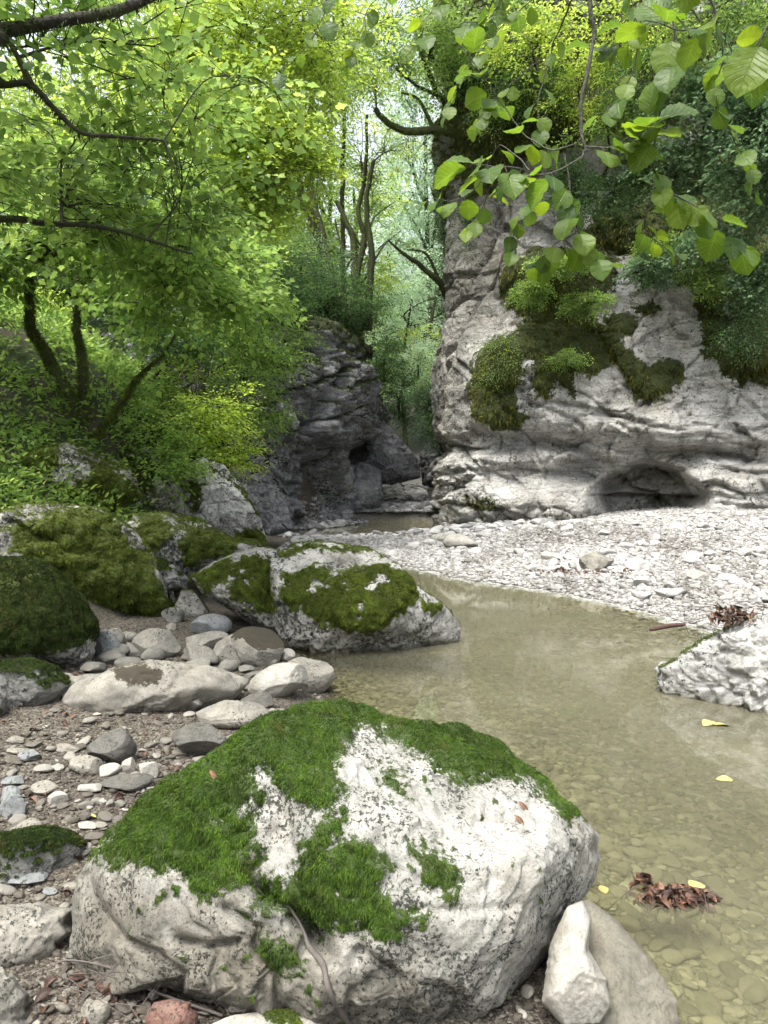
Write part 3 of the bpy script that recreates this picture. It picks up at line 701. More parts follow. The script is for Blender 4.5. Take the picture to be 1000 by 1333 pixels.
hero = rock([(88, 1250), (98, 1150), (110, 1122), (150, 1078), (200, 1025), (268, 988), (330, 940), (400, 917), (458, 914), (520, 938), (600, 945), (650, 968), (700, 1008), (745, 1047), (783, 1090), (780, 1138), (752, 1180), (718, 1240), (695, 1265), (650, 1310), (600, 1350), (480, 1372), (340, 1340), (255, 1300), (190, 1290), (130, 1300)],
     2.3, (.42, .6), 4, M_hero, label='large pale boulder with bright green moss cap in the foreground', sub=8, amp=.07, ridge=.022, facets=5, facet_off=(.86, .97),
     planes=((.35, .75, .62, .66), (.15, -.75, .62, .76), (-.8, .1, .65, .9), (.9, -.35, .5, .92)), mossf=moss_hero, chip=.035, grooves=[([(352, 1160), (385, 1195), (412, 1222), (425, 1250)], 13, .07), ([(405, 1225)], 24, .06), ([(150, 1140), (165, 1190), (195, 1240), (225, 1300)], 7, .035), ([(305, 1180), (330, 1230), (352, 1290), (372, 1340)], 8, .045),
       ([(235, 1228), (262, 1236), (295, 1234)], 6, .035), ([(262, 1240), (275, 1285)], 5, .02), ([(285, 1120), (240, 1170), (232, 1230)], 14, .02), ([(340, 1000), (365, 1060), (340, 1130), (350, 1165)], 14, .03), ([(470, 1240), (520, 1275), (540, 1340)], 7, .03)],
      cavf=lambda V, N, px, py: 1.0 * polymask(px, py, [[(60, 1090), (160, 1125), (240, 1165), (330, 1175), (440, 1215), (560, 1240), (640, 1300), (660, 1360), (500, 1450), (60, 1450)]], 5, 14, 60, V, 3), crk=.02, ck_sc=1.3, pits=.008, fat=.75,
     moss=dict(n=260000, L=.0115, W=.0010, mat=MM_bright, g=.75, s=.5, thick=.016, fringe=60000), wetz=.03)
_hv = [v.co + hero.location for v in hero.data.vertices]; HB = BVHTree.FromPolygons(_hv, [tuple(p.vertices) for p in hero.data.polygons]); del _hv
def on_hero(px, py, lift=.01):
    d = Vector(ray(px, py)).normalized(); h = HB.ray_cast(Vector(CAM), d)
    return None if h[0] is None else np.array(h[0] - d * lift)
# ---- middle boulder in the pool
MMid = [[(247, 752), (300, 725), (303, 760), (270, 765)], [(300, 735), (330, 722), (352, 730), (350, 760), (362, 795), (340, 800), (300, 778)],
        [(362, 740), (380, 745), (420, 735), (460, 742), (500, 730), (535, 745), (550, 775), (540, 790), (500, 820), (440, 822), (390, 800), (365, 775)], [(350, 712), (420, 708), (480, 712), (500, 722), (470, 722), (420, 716), (370, 722)], [(545, 772), (585, 790), (560, 800)]]
def moss_mid(V, N, px, py):
    m = polymask(px, py, MMid, 41, 9, 8, V, 4)
    return np.where((N[:, 1] > .35) & (N[:, 2] > .1), np.maximum(m, .9), m) * (1 - .8 * sst(.1, .25, fbm(V * 6, 5, 4, .6)))
rock([(355, 812), (352, 760), (352, 725), (385, 708), (420, 705), (480, 714), (518, 733), (545, 765), (578, 786), (602, 815), (598, 835), (570, 846), (530, 866), (500, 872), (460, 872), (405, 860), (370, 845)],
     6.75, (.55, .6), 12, M_mid, label='broad white and green mossy boulder standing in the pool', sub=7, amp=.09, ridge=.03, facets=6, crk=.03, ck_sc=1.4,
     planes=((0, .8, .55, .68), (.1, -.7, .6, .72), (.8, .0, .6, .8)), mossf=moss_mid, moss=dict(n=130000, L=.018, W=.0022, mat=MM_olive, thick=.03), wetz=.06)
rock([(247, 752), (272, 735), (305, 720), (335, 712), (362, 715), (366, 760), (376, 815), (372, 840), (340, 822), (300, 795), (262, 772)],
     7.0, (.5, .5), 13, M_mid, label='rounded mossy boulder split by a crack from the broad pool boulder', sub=7, amp=.08, ridge=.02, facets=4,
     mossf=lambda V, N, px, py: np.maximum(moss_mid(V, N, px, py), 0), moss=dict(n=60000, L=.018, W=.0022, mat=MM_olive, thick=.03), wetz=.06)
# ---- left mossy boulders
rock([(-60, 760), (-30, 730), (30, 727), (62, 738), (100, 770), (122, 808), (127, 842), (118, 862), (90, 874), (55, 866), (0, 870), (-60, 865)],
     5.25, (.5, .6), 21, M_mid, label='dark mossy dome shaped boulder at the edge of the left bank', sub=7, amp=.06, facets=4, mossf=lambda V, N, px, py: polymask(px, py, [[(-90, 700), (60, 700), (140, 780), (135, 815), (118, 838), (90, 845), (50, 850), (-90, 850)]], 3, 6, 10, V, 5),
     moss=dict(n=130000, L=.017, W=.002, mat=MM_dark, thick=.03), wetz=0)
rock([(-50, 880), (-10, 862), (40, 858), (72, 868), (92, 888), (84, 908), (52, 928), (10, 938), (-50, 930)], 4.4, (.3, .35), 22, M_dark, label='low grey boulder thinly mossed on top beneath the dark dome boulder', sub=6, amp=.06,
     mossf=topmoss(.35, .6, 3, 5), moss=dict(n=26000, L=.012, W=.002, mat=MM_dark, thick=.012), wetz=0)
rock([(-30, 900), (0, 893), (9, 905), (10, 925), (0, 938), (-30, 940)], 4.1, (.15, .2), 23, M_dark, label='small grey stone cut off by the picture edge beside the low boulder', cat='stone', sub=5, wetz=0)
rock([(-60, 1095), (0, 1088), (50, 1077), (90, 1082), (110, 1100), (108, 1125), (80, 1150), (40, 1165), (-60, 1160)], 2.72, (.2, .3), 24, M_dark, label='flat brown boulder furred with dark moss beside the big boulder', sub=6, amp=.05,
     mossf=topmoss(.2, .5, 8, 6), moss=dict(n=60000, L=.011, W=.0013, mat=MM_dark, thick=.01), wetz=0)
rock([(-60, 1190), (0, 1178), (60, 1174), (92, 1180), (98, 1200), (88, 1235), (50, 1265), (0, 1275), (-60, 1270)], 2.28, (.15, .25), 25, M_pale, label='smooth beige boulder below the flat moss furred one', sub=6, amp=.05, wetz=0)
rock([(-80, 1262), (0, 1256), (22, 1275), (52, 1335), (60, 1380), (-80, 1400)], 1.92, (.14, .2), 26, M_pale, label='flat beige slab in the bottom corner of the bank', cat='slab', sub=6, amp=.03, wetz=0)
# ---- the slab half white half grey beside the big boulder
def rock_half():
    o = rock([(708, 1300), (722, 1220), (738, 1178), (765, 1170), (800, 1195), (840, 1240), (875, 1290), (890, 1345), (850, 1400), (740, 1400), (712, 1340)], 2.1, (.14, .3), 31, M_half,
             label='smooth slab with a white dry side and a dark wet side', cat='slab', sub=6, amp=.035, facets=2, wetz=.02, chip=.008)
    return o
rock_half()
rock([(705, 1305), (716, 1228), (738, 1180), (758, 1172), (770, 1195), (766, 1235), (790, 1275), (796, 1312), (780, 1332), (735, 1338)], 2.02, (.13, .2), 33, M_wst, label='white water worn stone leaning on the grey slab at the water', cat='stone', sub=6, amp=.05, facets=2, fat=.9, wetz=0, chip=.012)
rock([(682, 1275), (690, 1268), (703, 1270), (706, 1282), (694, 1287), (683, 1284)], 2.3, (.02, .03), 34, M_wst, label='tiny white stone on wet gravel under the big boulder', cat='stone', name='stone', sub=4, wetz=0)
rock([(690, 1262), (697, 1256), (706, 1259), (708, 1268), (698, 1271)], 2.38, (.02, .03), 35, M_pale, label='tiny beige stone behind the tiny white one', cat='stone', name='stone', sub=4, wetz=0)
# ---- bright blocky rock on the right
rock([(836, 893), (860, 868), (900, 838), (940, 815), (975, 800), (1040, 780), (1110, 800), (1130, 900), (1080, 960), (1000, 948), (950, 935), (890, 915), (845, 905)],
     5.1, (.5, .6), 41, M_white, label='white angular rock with cracked blocks at the pool edge', sub=7, amp=.07, ridge=.035, facets=10, blocky=.16, ck_sc=2.6, crk=.02,
     mossf=lambda V, N, px, py: polymask(px, py, [[(850, 870), (900, 835), (945, 810), (985, 795), (985, 806), (940, 825), (900, 850), (880, 862)]], 3, 7, 8, V, 6) * .8,
     moss=dict(n=9000, L=.014, W=.002, mat=MM_olive, thick=.008), wetz=.08)
# ---- left outcrops
OUT = [
 ([(-60, 690), (0, 662), (60, 655), (130, 662), (175, 690), (215, 740), (232, 790), (222, 812), (180, 806), (120, 790), (60, 740), (-60, 745)], 7.2, (.55, .8), 51, M_mid, .12, 'broad moss covered ledge with white patches above the dome boulder', MM_olive, [[(20, 680), (110, 660), (140, 665), (160, 700), (200, 740), (230, 790), (225, 815), (180, 808), (110, 790), (60, 740), (10, 715)]]),
 ([(150, 700), (165, 672), (215, 668), (262, 676), (300, 700), (345, 706), (338, 730), (290, 740), (262, 760), (215, 768), (180, 740)], 8.2, (.5, .8), 52, M_mid, .12, 'low rock with yellow green moss patches behind the pool boulder', MM_olive, [[(160, 690), (205, 665), (222, 690), (200, 725), (165, 715)], [(225, 700), (262, 685), (310, 700), (300, 722), (240, 730)]]),
 ([(172, 735), (200, 728), (225, 735), (246, 752), (244, 768), (215, 770), (185, 760)], 7.4, (.25, .3), 53, M_dark, .1, 'dark cracked wedge of rock under the low mossy rock', MM_dark, []),
 ([(195, 600), (225, 588), (262, 592), (292, 605), (320, 640), (342, 680), (348, 707), (310, 704), (260, 695), (215, 670)], 10.3, (.6, .8), 54, M_white, .14, 'white steep rock face at the foot of the green slope', MM_olive, [[(235, 630), (255, 620), (262, 640), (250, 665)], [(300, 690), (345, 690), (345, 706), (310, 706)]]),
 ([(-60, 640), (0, 610), (40, 585), (90, 575), (140, 590), (175, 615), (190, 650), (170, 672), (100, 668), (30, 660), (-60, 680)], 8.6, (.7, .9), 55, M_mid, .16, 'hummocky mossy rock carrying the many stemmed tree', MM_olive, [[(-60, 560), (70, 560), (80, 600), (20, 640), (-60, 660)], [(60, 640), (140, 600), (190, 650), (150, 668)]]),
 ([(135, 600), (160, 580), (190, 580), (215, 605), (240, 640), (240, 670), (205, 668), (175, 650), (150, 630)], 9.4, (.5, .8), 56, M_mid, .14, 'pale broken rock beside the roots of the many stemmed tree', MM_dark, [[(150, 590), (190, 590), (200, 640), (160, 640)]]),
 ([(250, 575), (290, 548), (330, 560), (352, 610), (372, 650), (384, 690), (350, 700), (318, 660), (285, 615)], 13.8, (.6, .9), 58, M_grey, .14, 'streaked pale rock shoulder between the green slope and the grey crag', MM_dark, []),
 ([(-60, 560), (0, 535), (50, 528), (68, 545), (62, 570), (20, 590), (-60, 600)], 10.0, (.5, .8), 57, M_mid, .12, 'white rock showing behind the base of the many stemmed tree', MM_olive, [[(-60, 560), (20, 560), (50, 575), (0, 600)]]),
]
for k, (ol, Yd, fb, sd_, mt, am, lb, mm, polys) in enumerate(OUT):
    rock(ol, Yd, fb, sd_, mt, name='rock_outcrop', label=lb, cat='rock outcrop', sub=7, amp=am, ridge=.05, facets=11, crk=.06, ck_sc=2.2, chip=.10,
         mossf=(lambda V, N, px, py, p=polys, s=sd_: np.maximum(polymask(px, py, p, s, 10, 8, V, 3) if p else 0, sst(.62, .9, N[:, 2] + .9 * fbm(V * 2.2, s, 5, .6)))),
         moss=dict(n=90000 if k in (0, 4) else 45000, L=.020, W=.0026, mat=mm, thick=.035), wetz=0)
# ---- named stones of the left bank, measured one by one: (outline box cx, cy, w, h, material, label, moss)
def stone(cx, cy, w, h, seed, mat, label=None, group=None, cat='stone', moss=0, sub=5, z=None, name='stone', rot=0, flat=.0, facets=9):
    zg = .05 if z is None else z
    g = gnd(cx, cy + h * .42, zg)
    if z is None:
        zg = float(hz(g[0], g[1])[0]); g = gnd(cx, cy + h * .42, zg); zg = float(hz(g[0], g[1])[0])
    dist = float((g - CAM) @ CF); e = math.atan2(CAM[2] - zg, g[1]); w_ = w * dist / F; h_ = h * dist / F; D = w_ * random.uniform(.6, .85)
    hv = max(h_ ** 2 - (D * math.sin(e)) ** 2, 0); Hh = max(math.sqrt(hv) / math.cos(e), .28 * min(w_, D * 1.3))
    D = min(D, h_ / max(math.sin(e), .05))
    r = np.random.default_rng(seed); U, T = ico(sub)
    L = U * np.abs(1.0)
    for _ in range(facets):
        n = nrm(r.normal(0, 1, 3)); d = L @ n - r.uniform(.55, .88); L = L - n * (np.clip(d, 0, None) * .93)[:, None]
    L = L / np.abs(L).max(0)
    L = L + nrm(L) * (.10 * fbm(L * 1.3 + seed, seed, 4) + .02 * fbm(L * 5, seed, 3, ridged=True))[:, None]
    L = L * [w_ / 2, D / 2, Hh / 2 * 1.15]
    a = r.uniform(-.35, .35) + rot; ca, sa = math.cos(a), math.sin(a); ti = r.uniform(-.12, .12)
    L = np.stack([L[:, 0] * ca - L[:, 1] * sa, L[:, 0] * sa + L[:, 1] * ca, L[:, 2] + L[:, 0] * ti], 1)
    C = np.array([g[0], g[1] + D * .45, zg + Hh * .36])
    N = vnormals(L, T)
    m = np.zeros(len(L)) if not moss else sst(.9 - moss, 1.15 - moss, N[:, 2] + .5 * fbm(L / w_ * 5, seed, 4))
    o = link(name, mesh(name, L, T, {'moss': m, 'wet': np.clip(1 - (L[:, 2] + C[2] + .02) / .03, 0, 1) * .7, 'cav': 0 * m}, True), mat, loc=C)
    if label: tag(o, label, cat, group)
    return o
STONES = [
 (136, 800, 38, 36, M_slate, 'round grey stone beside the dark dome boulder', 0), (244, 789, 54, 38, M_dark, 'small green topped boulder left of the pool boulder', .55),
 (222, 776, 30, 22, M_dark, 'small grey stone behind the green topped one', .3), (195, 745, 22, 16, M_pale, 'pale little stone under the cracked wedge of rock', 0), (222, 815, 14, 10, M_pale, 'tiny pale stone in front of the mossy skirt', 0),
 (145, 836, 40, 30, M_pale, 'squat beige stone right of the round grey stone', 0), (200, 842, 64, 40, M_pale, 'broad beige stone in the middle of the stone heap', 0),
 (165, 829, 26, 16, M_pale, 'small flat stone behind the broad beige one', 0), (272, 816, 54, 28, M_slate, 'grey wedge stone at the back of the stone heap', 0),
 (262, 838, 62, 26, M_pale, 'flat whitish stone beneath the grey wedge stone', 0), (256, 855, 46, 24, M_pale, 'speckled oval stone between the flat whitish one and the long slab', 0),
 (298, 848, 46, 42, M_pale, 'upright white stone behind the dark capped stone', 0), (333, 847, 74, 50, M_pale, 'rounded stone with a dark brown cap', .55),
 (374, 854, 20, 18, M_wst, 'white knob of stone right of the dark capped stone', 0), (397, 883, 74, 44, M_pale, 'beige rounded stone at the water edge', 0),
 (363, 893, 86, 44, M_wst, 'big whitish flat stone in front of the beige rounded one', 0), (333, 916, 46, 24, M_dstone, 'dark grey stone behind the big boulder top', 0),
 (296, 935, 94, 40, M_pale, 'long pale stone just behind the big boulder', 0), (253, 971, 88, 46, M_dstone, 'long dark stone touching the moss of the big boulder', 0),
 (106, 893, 52, 24, M_pale, 'low beige stone beside the long slab', 0), (86, 884, 24, 14, M_pale, 'small beige stone next to the low grey boulder', 0), (95, 905, 40, 16, M_pale, 'thin flat stone tucked in front of the low grey boulder', 0),
 (138, 975, 62, 48, M_dstone, 'dark wet stone with a pale dry top', 0), (108, 993, 44, 26, M_pale, 'half wet beige stone before the dark wet one', 0), (84, 976, 34, 12, M_pale, 'long thin pale stone left of the dark wet stone', 0),
 (137, 1001, 34, 15, M_wst, 'white lens shaped stone', 0), (166, 997, 18, 20, M_wst, 'small upright whitish stone near the moss', 0), (190, 1004, 28, 26, M_wst, 'blocky whitish stone touching the moss edge', 0),
 (158, 1019, 70, 24, M_dstone, 'low dark brown stone half sunk in the gravel', 0), (113, 1022, 34, 13, M_wst, 'pale lens shaped stone below the half wet one', 0), (54, 1019, 38, 18, M_pale, 'split beige stone among pebbles', 0),
 (71, 1034, 28, 15, M_wst, 'roundish white stone below the split beige stone', 0), (35, 985, 34, 15, M_slate, 'blue grey angular stone', 0), (20, 978, 32, 10, M_pale, 'flat pale stone above the blue grey one', 0),
 (18, 965, 24, 10, M_pale, 'little pale stone near the low boulder', 0), (12, 1010, 34, 14, M_slate, 'grey oblong stone at the picture edge', 0), (8, 1028, 30, 22, M_slate, 'grey squat stone at the picture edge', 0),
 (10, 1044, 40, 30, M_slate, 'large slaty block at the picture edge', 0), (24, 1072, 50, 24, M_pale, 'angular pale slab behind the flat mossed boulder', 0), (72, 997, 18, 9, M_wst, 'small white pebble above the split beige stone', 0),
 (110, 1068, 28, 11, M_wst, 'flat white pebble with a yellow leaf on it', 0), (128, 1068, 22, 9, M_pale, 'flat beige pebble under the yellow leaf', 0), (132, 1040, 12, 8, M_wst, 'small round white pebble below the sunk dark stone', 0),
 (28, 1145, 50, 22, M_slate, 'cracked grey rock wedge between the two left boulders', 0), (62, 1160, 22, 9, M_slate, 'small dark lens pebble beside the beige boulder', 0), (90, 1153, 22, 9, M_pale, 'grey lens pebble near the big boulder foot', 0),
 (304, 1315, 24, 24, M_pale, 'small grey egg shaped stone under the big boulder', 0), (118, 1325, 40, 28, M_pale, 'rough beige stone beside the red one', 0),
]
for k, (cx, cy, w_, h_, mt, lb, ms) in enumerate(STONES):
    stone(cx, cy, w_, h_, 300 + k, mt, lb, moss=ms, sub=6 if w_ > 40 else 5)
def slab_moss(V, N, px, py): return polymask(px, py, [[(140, 868), (185, 862), (210, 872), (205, 890), (170, 892), (150, 885)]], 3, 6, 8, V, 8) * .9
rock([(80, 910), (95, 890), (125, 878), (150, 868), (195, 858), (250, 863), (290, 870), (328, 886), (312, 902), (290, 922), (255, 934), (200, 942), (130, 941), (95, 932)], 4.45, (.22, .35), 61, M_pale, label='long low slab with a dark crust in the middle of the left bank', cat='slab', sub=6, amp=.09, ridge=.02, facets=7, mossf=slab_moss, wetz=0)
# cobbles of the pale bank and the flat stone and log on it
stone(784, 713, 56, 28, 501, M_pale, 'large flat stone lying on the white gravel bank', name='stone', sub=6, rot=.3)
stone(912, 736, 30, 14, 502, M_wst, 'rounded pale stone on the middle of the gravel bank')
stone(722, 712, 34, 12, 503, M_wst, 'white low stone on the gravel left of the large flat stone'); stone(600, 705, 46, 20, 504, M_wst, 'white hump of stone near the far pool')
stone(574, 701, 26, 12, 505, M_wst, 'small pale stone beside the white hump'); stone(862, 671, 40, 16, 506, M_pale, 'rounded stone under the cave', moss=.2)
stone(922, 672, 52, 18, 507, M_dark, 'dark mossed stone at the cliff foot right of the cave', moss=.5); stone(730, 672, 30, 10, 508, M_pale, 'small stone at the cliff foot left of the cave')

rock([(188, 1325), (200, 1305), (222, 1300), (248, 1306), (258, 1322), (254, 1345), (225, 1355), (195, 1348)], 1.88, (.05, .06), 80, M_red, name='stone', label='rusty red rounded stone at the bottom of the picture', cat='stone', sub=5, wetz=0)
rock([(265, 1338), (300, 1322), (345, 1316), (385, 1318), (425, 1330), (440, 1350), (400, 1380), (300, 1375)], 1.86, (.06, .08), 81, M_wst, name='stone', label='whitish slab with a green moss spot at the bottom of the picture', cat='slab', sub=6, wetz=0,
     mossf=lambda V, N, px, py: polymask(px, py, [[(335, 1310), (388, 1312), (392, 1333), (350, 1334)]], 3, 4, 8, V, 12), moss=dict(n=5000, L=.008, W=.001, mat=MM_olive, thick=.006))
# ================================================================ gravel, pebbles, litter
def pebble_shapes(sub, n, seed, flat=(.35, .6)):
    out = []; r = np.random.default_rng(seed); U, T = ico(sub)
    for k in range(n):
        L = U.copy()
        for _ in range(8):
            nn = nrm(r.normal(0, 1, 3)); d = L @ nn - r.uniform(.5, .85); L = L - nn * (np.clip(d, 0, None) * .92)[:, None]
        L = L / np.abs(L).max(0); L = L * [.5, .5 * r.uniform(.6, .85), .5 * r.uniform(*flat)] * (1 + .12 * fbm(U * 1.2 + k * 5, seed + k, 2))[:, None]
        out.append(L)
    return out, T
def scatter(name, x, y, size, seed, mat, sub=2, flat=(.35, .6), sink=.25, cv=None, smooth=True, tiltmax=.3, zoff=0.0):
    shp, T = pebble_shapes(sub, 8, seed, flat); r = np.random.default_rng(seed); n = len(x)
    z = hz(x, y); a = r.uniform(0, 2 * math.pi, n); tx = r.normal(0, tiltmax * .6, n); ty = r.normal(0, tiltmax * .6, n)
    Vs = []; rn = []; wt = []
    which = r.integers(0, 8, n); m = len(shp[0]); cv = r.random(n) if cv is None else cv
    Va = np.stack([shp[k] for k in which]) * size[:, None, None]
    ca, sa = np.cos(a)[:, None], np.sin(a)[:, None]
    X_ = Va[..., 0] * ca - Va[..., 1] * sa; Y_ = Va[..., 0] * sa + Va[..., 1] * ca; Z_ = Va[..., 2] + X_ * tx[:, None] + Y_ * ty[:, None]
    Z_ += (z + size * (.22 - sink * .3) + zoff)[:, None]; X_ += x[:, None]; Y_ += y[:, None]
    V = np.stack([X_, Y_, Z_], 2).reshape(-1, 3)
    Fq = (T[None] + (np.arange(n) * m)[:, None, None]).reshape(-1, 3)
    wet = np.clip(1 - (V[:, 2] - .0) / .03, 0, 1) * (V[:, 2] > -.02)
    return link(name, mesh(name, V, Fq, {'rnd': np.repeat(cv, m), 'wet': wet}, smooth), mat)
def cand(n, x0, x1, y0, y1, seed, test, near=0.0):
    r = np.random.default_rng(seed); x = r.uniform(x0, x1, n); y = y0 + (y1 - y0) * r.random(n) ** (1 + near); k = test(x, y); return x[k], y[k]
P_white = pebble_mat('pale_gravel', [(0, (.12, .11, .095)), (.25, (.21, .20, .185)), (.6, (.31, .302, .288)), (1, (.45, .442, .425))], 18)
P_brown = pebble_mat('brown_gravel', [(0, (.035, .027, .02)), (.5, (.085, .072, .056)), (.78, (.16, .147, .12)), (1, (.31, .295, .255))], 30)
P_bed = pebble_mat('stream_bed_pebbles', [(0, (.10, .09, .05)), (.4, (.20, .18, .10)), (.8, (.30, .27, .16)), (1, (.40, .37, .24))], 30)
P_heap = pebble_mat('heap_stone', [(0, (.12, .115, .10)), (1, (.26, .25, .215))], 9, .006)
def is_right(x, y): return ((x > .2 + np.clip((12 - y) * .12, 0, 2)) | (y > 12)) & (x > -1.9)
x, y = cand(260000, -2.0, 11, 5.6, 20, 71, lambda x, y: (np.abs(x / np.maximum(y, 1)) < .56) & is_right(x, y) & (hz(x, y) > .004) & (hz(x, y) < 1.2) & (sdist(x, y, RIGHTM) < .8), .15)
pr = np.random.default_rng(5)
sz = np.exp(pr.normal(math.log(.037), .48, len(x))).clip(.018, .15); cv_ = np.clip(pr.random(len(x)) * .75 + .7 * fbm(np.stack([x, y * .5, 0 * x], 1) * .8, 8, 4) + .12, 0, 1)
big = (sz > .07) | (y < 9)
st_ = scatter('bank_gravel', x[big], y[big], sz[big], 72, P_white, 2, cv=cv_[big]); tag(st_, kind='stuff')
st_ = scatter('bank_gravel', x[~big], y[~big], sz[~big], 73, P_white, 1, cv=cv_[~big]); tag(st_, kind='stuff')
x, y = cand(60000, -2.5, 4.0, 17.3, 40, 75, lambda x, y: (hz(x, y) > .0) & (hz(x, y) < 1.0) & (sdist(x, y, RIGHTM) < .5) & (sdist(x, y, LEFTM) < .3), 0)
st_ = scatter('far_gravel', x, y, np.exp(pr.normal(math.log(.10), .5, len(x))).clip(.04, .5), 76, pebble_mat('dull_gravel', [(0, (.12, .12, .12)), (.6, (.27, .27, .265)), (1, (.42, .42, .41))], 12), 2); tag(st_, kind='stuff')
x, y = cand(42000, -.6, 4.4, .8, 8.5, 81, lambda x, y: (hz(x, y) < -.006) & (hz(x, y) > -.48), .5)
st_ = scatter('stream_bed_pebbles', x, y, np.exp(pr.normal(math.log(.043), .40, len(x))).clip(.018, .12), 82, P_bed, 2, (.22, .4), .5, tiltmax=.2); tag(st_, kind='stuff')
x, y = cand(42000, -2.9, .55, 1.7, 7.6, 91, lambda x, y: (hz(x, y) > -.01) & (hz(x, y) < .9) & ~is_right(x, y), .7)
st_ = scatter('bank_grit', x, y, np.exp(pr.normal(math.log(.009), .45, len(x))).clip(.004, .025), 92, P_brown, 1, (.4, .7), cv=np.clip(pr.normal(.38, .22, len(x)), 0, 1)); tag(st_, kind='stuff')
pat = lambda x, y: (hz(x, y) > .0) & (hz(x, y) < .7) & ~is_right(x, y) & (fbm(np.stack([x, y, 0 * x], 1) * 1.6, 5, 3) > -.12)
x, y = cand(5200, -2.6, .45, 1.8, 5.2, 93, pat, .4)
cvp = np.clip(.52 + .26 * pr.normal(0, 1, len(x)), 0, 1)
st_ = scatter('bank_pebbles', x, y, np.exp(pr.normal(math.log(.024), .40, len(x))).clip(.01, .05), 94, P_brown, 2, (.3, .55), cv=cvp); tag(st_, kind='stuff')

# single pebbles and cobbles, each an object of its own
def singles(n_, x0, x1, y0, y1, seed, test, smin, smax, mat, name, label, cat, group, sub=3, near=0.0, lo=.3):
    shp, T = pebble_shapes(sub, 8, seed); x, y = cand(6000, x0, x1, y0, y1, seed, test, near); x = x[:n_]; y = y[:n_]; z = hz(x, y); r = np.random.default_rng(seed)
    mes = []
    for k in range(8):
        V = shp[k]; me = mesh(name, V, T, {'rnd': np.full(len(V), lo + (1 - lo) * r.random()), 'wet': np.zeros(len(V))}, True); me.materials.append(mat); mes.append(me)
    for i in range(len(x)):
        s = r.uniform(smin, smax); o = link(name, mes[r.integers(0, 8)], loc=(x[i], y[i], z[i] + s * .14)); o.scale = (s, s * r.uniform(.8, 1.1), s)
        o.rotation_euler = (r.normal(0, .12), r.normal(0, .12), r.uniform(0, 6.28)); tag(o, label, cat, group)
singles(150, -2.0, 7, 7.5, 17.5, 101, lambda x, y: (hz(x, y) > .04) & (hz(x, y) < .9) & is_right(x, y) & (np.abs(x / y) < .52) & (sdist(x, y, RIGHTM) < -.3), .16, .30, P_white, 'cobble', 'rounded pale cobble bedded in the white gravel bank', 'cobble', 'cobbles bedded in the white gravel bank', near=.2, lo=.45)
singles(230, -2.3, .2, 2.3, 5.2, 111, lambda x, y: (hz(x, y) > .01) & (hz(x, y) < .6) & ~is_right(x, y) & (fbm(np.stack([x, y, 0 * x], 1) * 1.6, 5, 3) > -.05), .045, .095, P_brown, 'pebble', 'small flat pale pebble on the brown left bank', 'pebble', 'small pebbles on the brown left bank', lo=.55)
singles(110, .6, 2.6, 1.9, 4.6, 121, lambda x, y: (hz(x, y) < -.03) & (hz(x, y) > -.45) & (np.abs(x / y) < .5), .06, .12, P_bed, 'submerged_stone', 'flat olive stone lying under the shallow water', 'stone', 'flat stones under the shallow water', lo=.3)

singles(70, -1.25, -.5, 2.75, 3.7, 112, lambda x, y: (hz(x, y) > .01), .035, .085, P_brown, 'pebble', 'pale pebble crowded near the mossy left side of the big boulder', 'pebble', 'pebbles crowded beside the big boulder', lo=.7)
singles(46, -2.1, -.85, 4.4, 6.4, 113, lambda x, y: (hz(x, y) > .01), .12, .24, P_heap, 'heap_stone', 'grey beige stone lying in the heap behind the long slab', 'stone', 'loose stones in the heap behind the long slab', lo=.2, sub=4)
# ---- dry leaves, sticks and drift
t = NT('dead_leaf'); cdl = t.ramp(t.attr('rnd'), [(0, (.03, .016, .012)), (.5, (.075, .038, .026)), (1, (.19, .10, .06))])
M_dead = t.done(t.bsdf(cdl, .6, t.bump(t.noise(60, 4), .002)))
t = NT('fallen_yellow_leaf'); M_yel = t.done(t.bsdf(t.mix(t.noise(40, 4), (.38, .32, .08), (.50, .46, .20)), .55))
t = NT('dry_wood'); M_stick = t.done(t.bsdf(t.mix(t.noise(1, 6, .6, co=t.map((40, 40, 6))), (.05, .043, .038), (.15, .13, .115)), .8, t.bump(t.noise(90, 5), .002)))
t = NT('rotten_wood'); M_log = t.done(t.bsdf(t.mix(t.noise(1, 6, .6, co=t.map((8, 30, 30))), (.03, .014, .012), (.10, .05, .042)), .8, t.bump(t.noise(40, 5), .01)))
def leaf_blade(nt_=9, curl=.25, seed=0, wid=.34, teeth=.0):
    """one leaf: midrib along x, length 1"""
    r = np.random.default_rng(seed); tt = np.linspace(0, 1, nt_); wv = np.sin(np.pi * tt ** .85) ** .8 * wid * (1 - .2 * tt)
    wv = wv * (1 + teeth * ((np.arange(nt_) % 2) * 2 - 1)); wv[-1] = 0; wv[0] = .012
    U_ = np.array([-1, -.5, 0, .5, 1]); V = []
    for i, t_ in enumerate(tt):
        for u in U_:
            yy = u * wv[i]; zz = curl * (abs(yy) * 1.1 - .4 * (t_ - .35) ** 2 * 1.8) + .05 * math.sin(9 * t_ + 3 * u + seed)* wid
            V.append((t_, yy, zz))
    return np.array(V), grid_faces(nt_, 5)
def place(V, pos, d, nn, s):
    d = nrm(np.array(d, float)); b = nrm(np.cross(nn, d)); c_ = np.cross(d, b)
    return (V[:, :1] * d + V[:, 1:2] * b + V[:, 2:] * c_) * s + pos
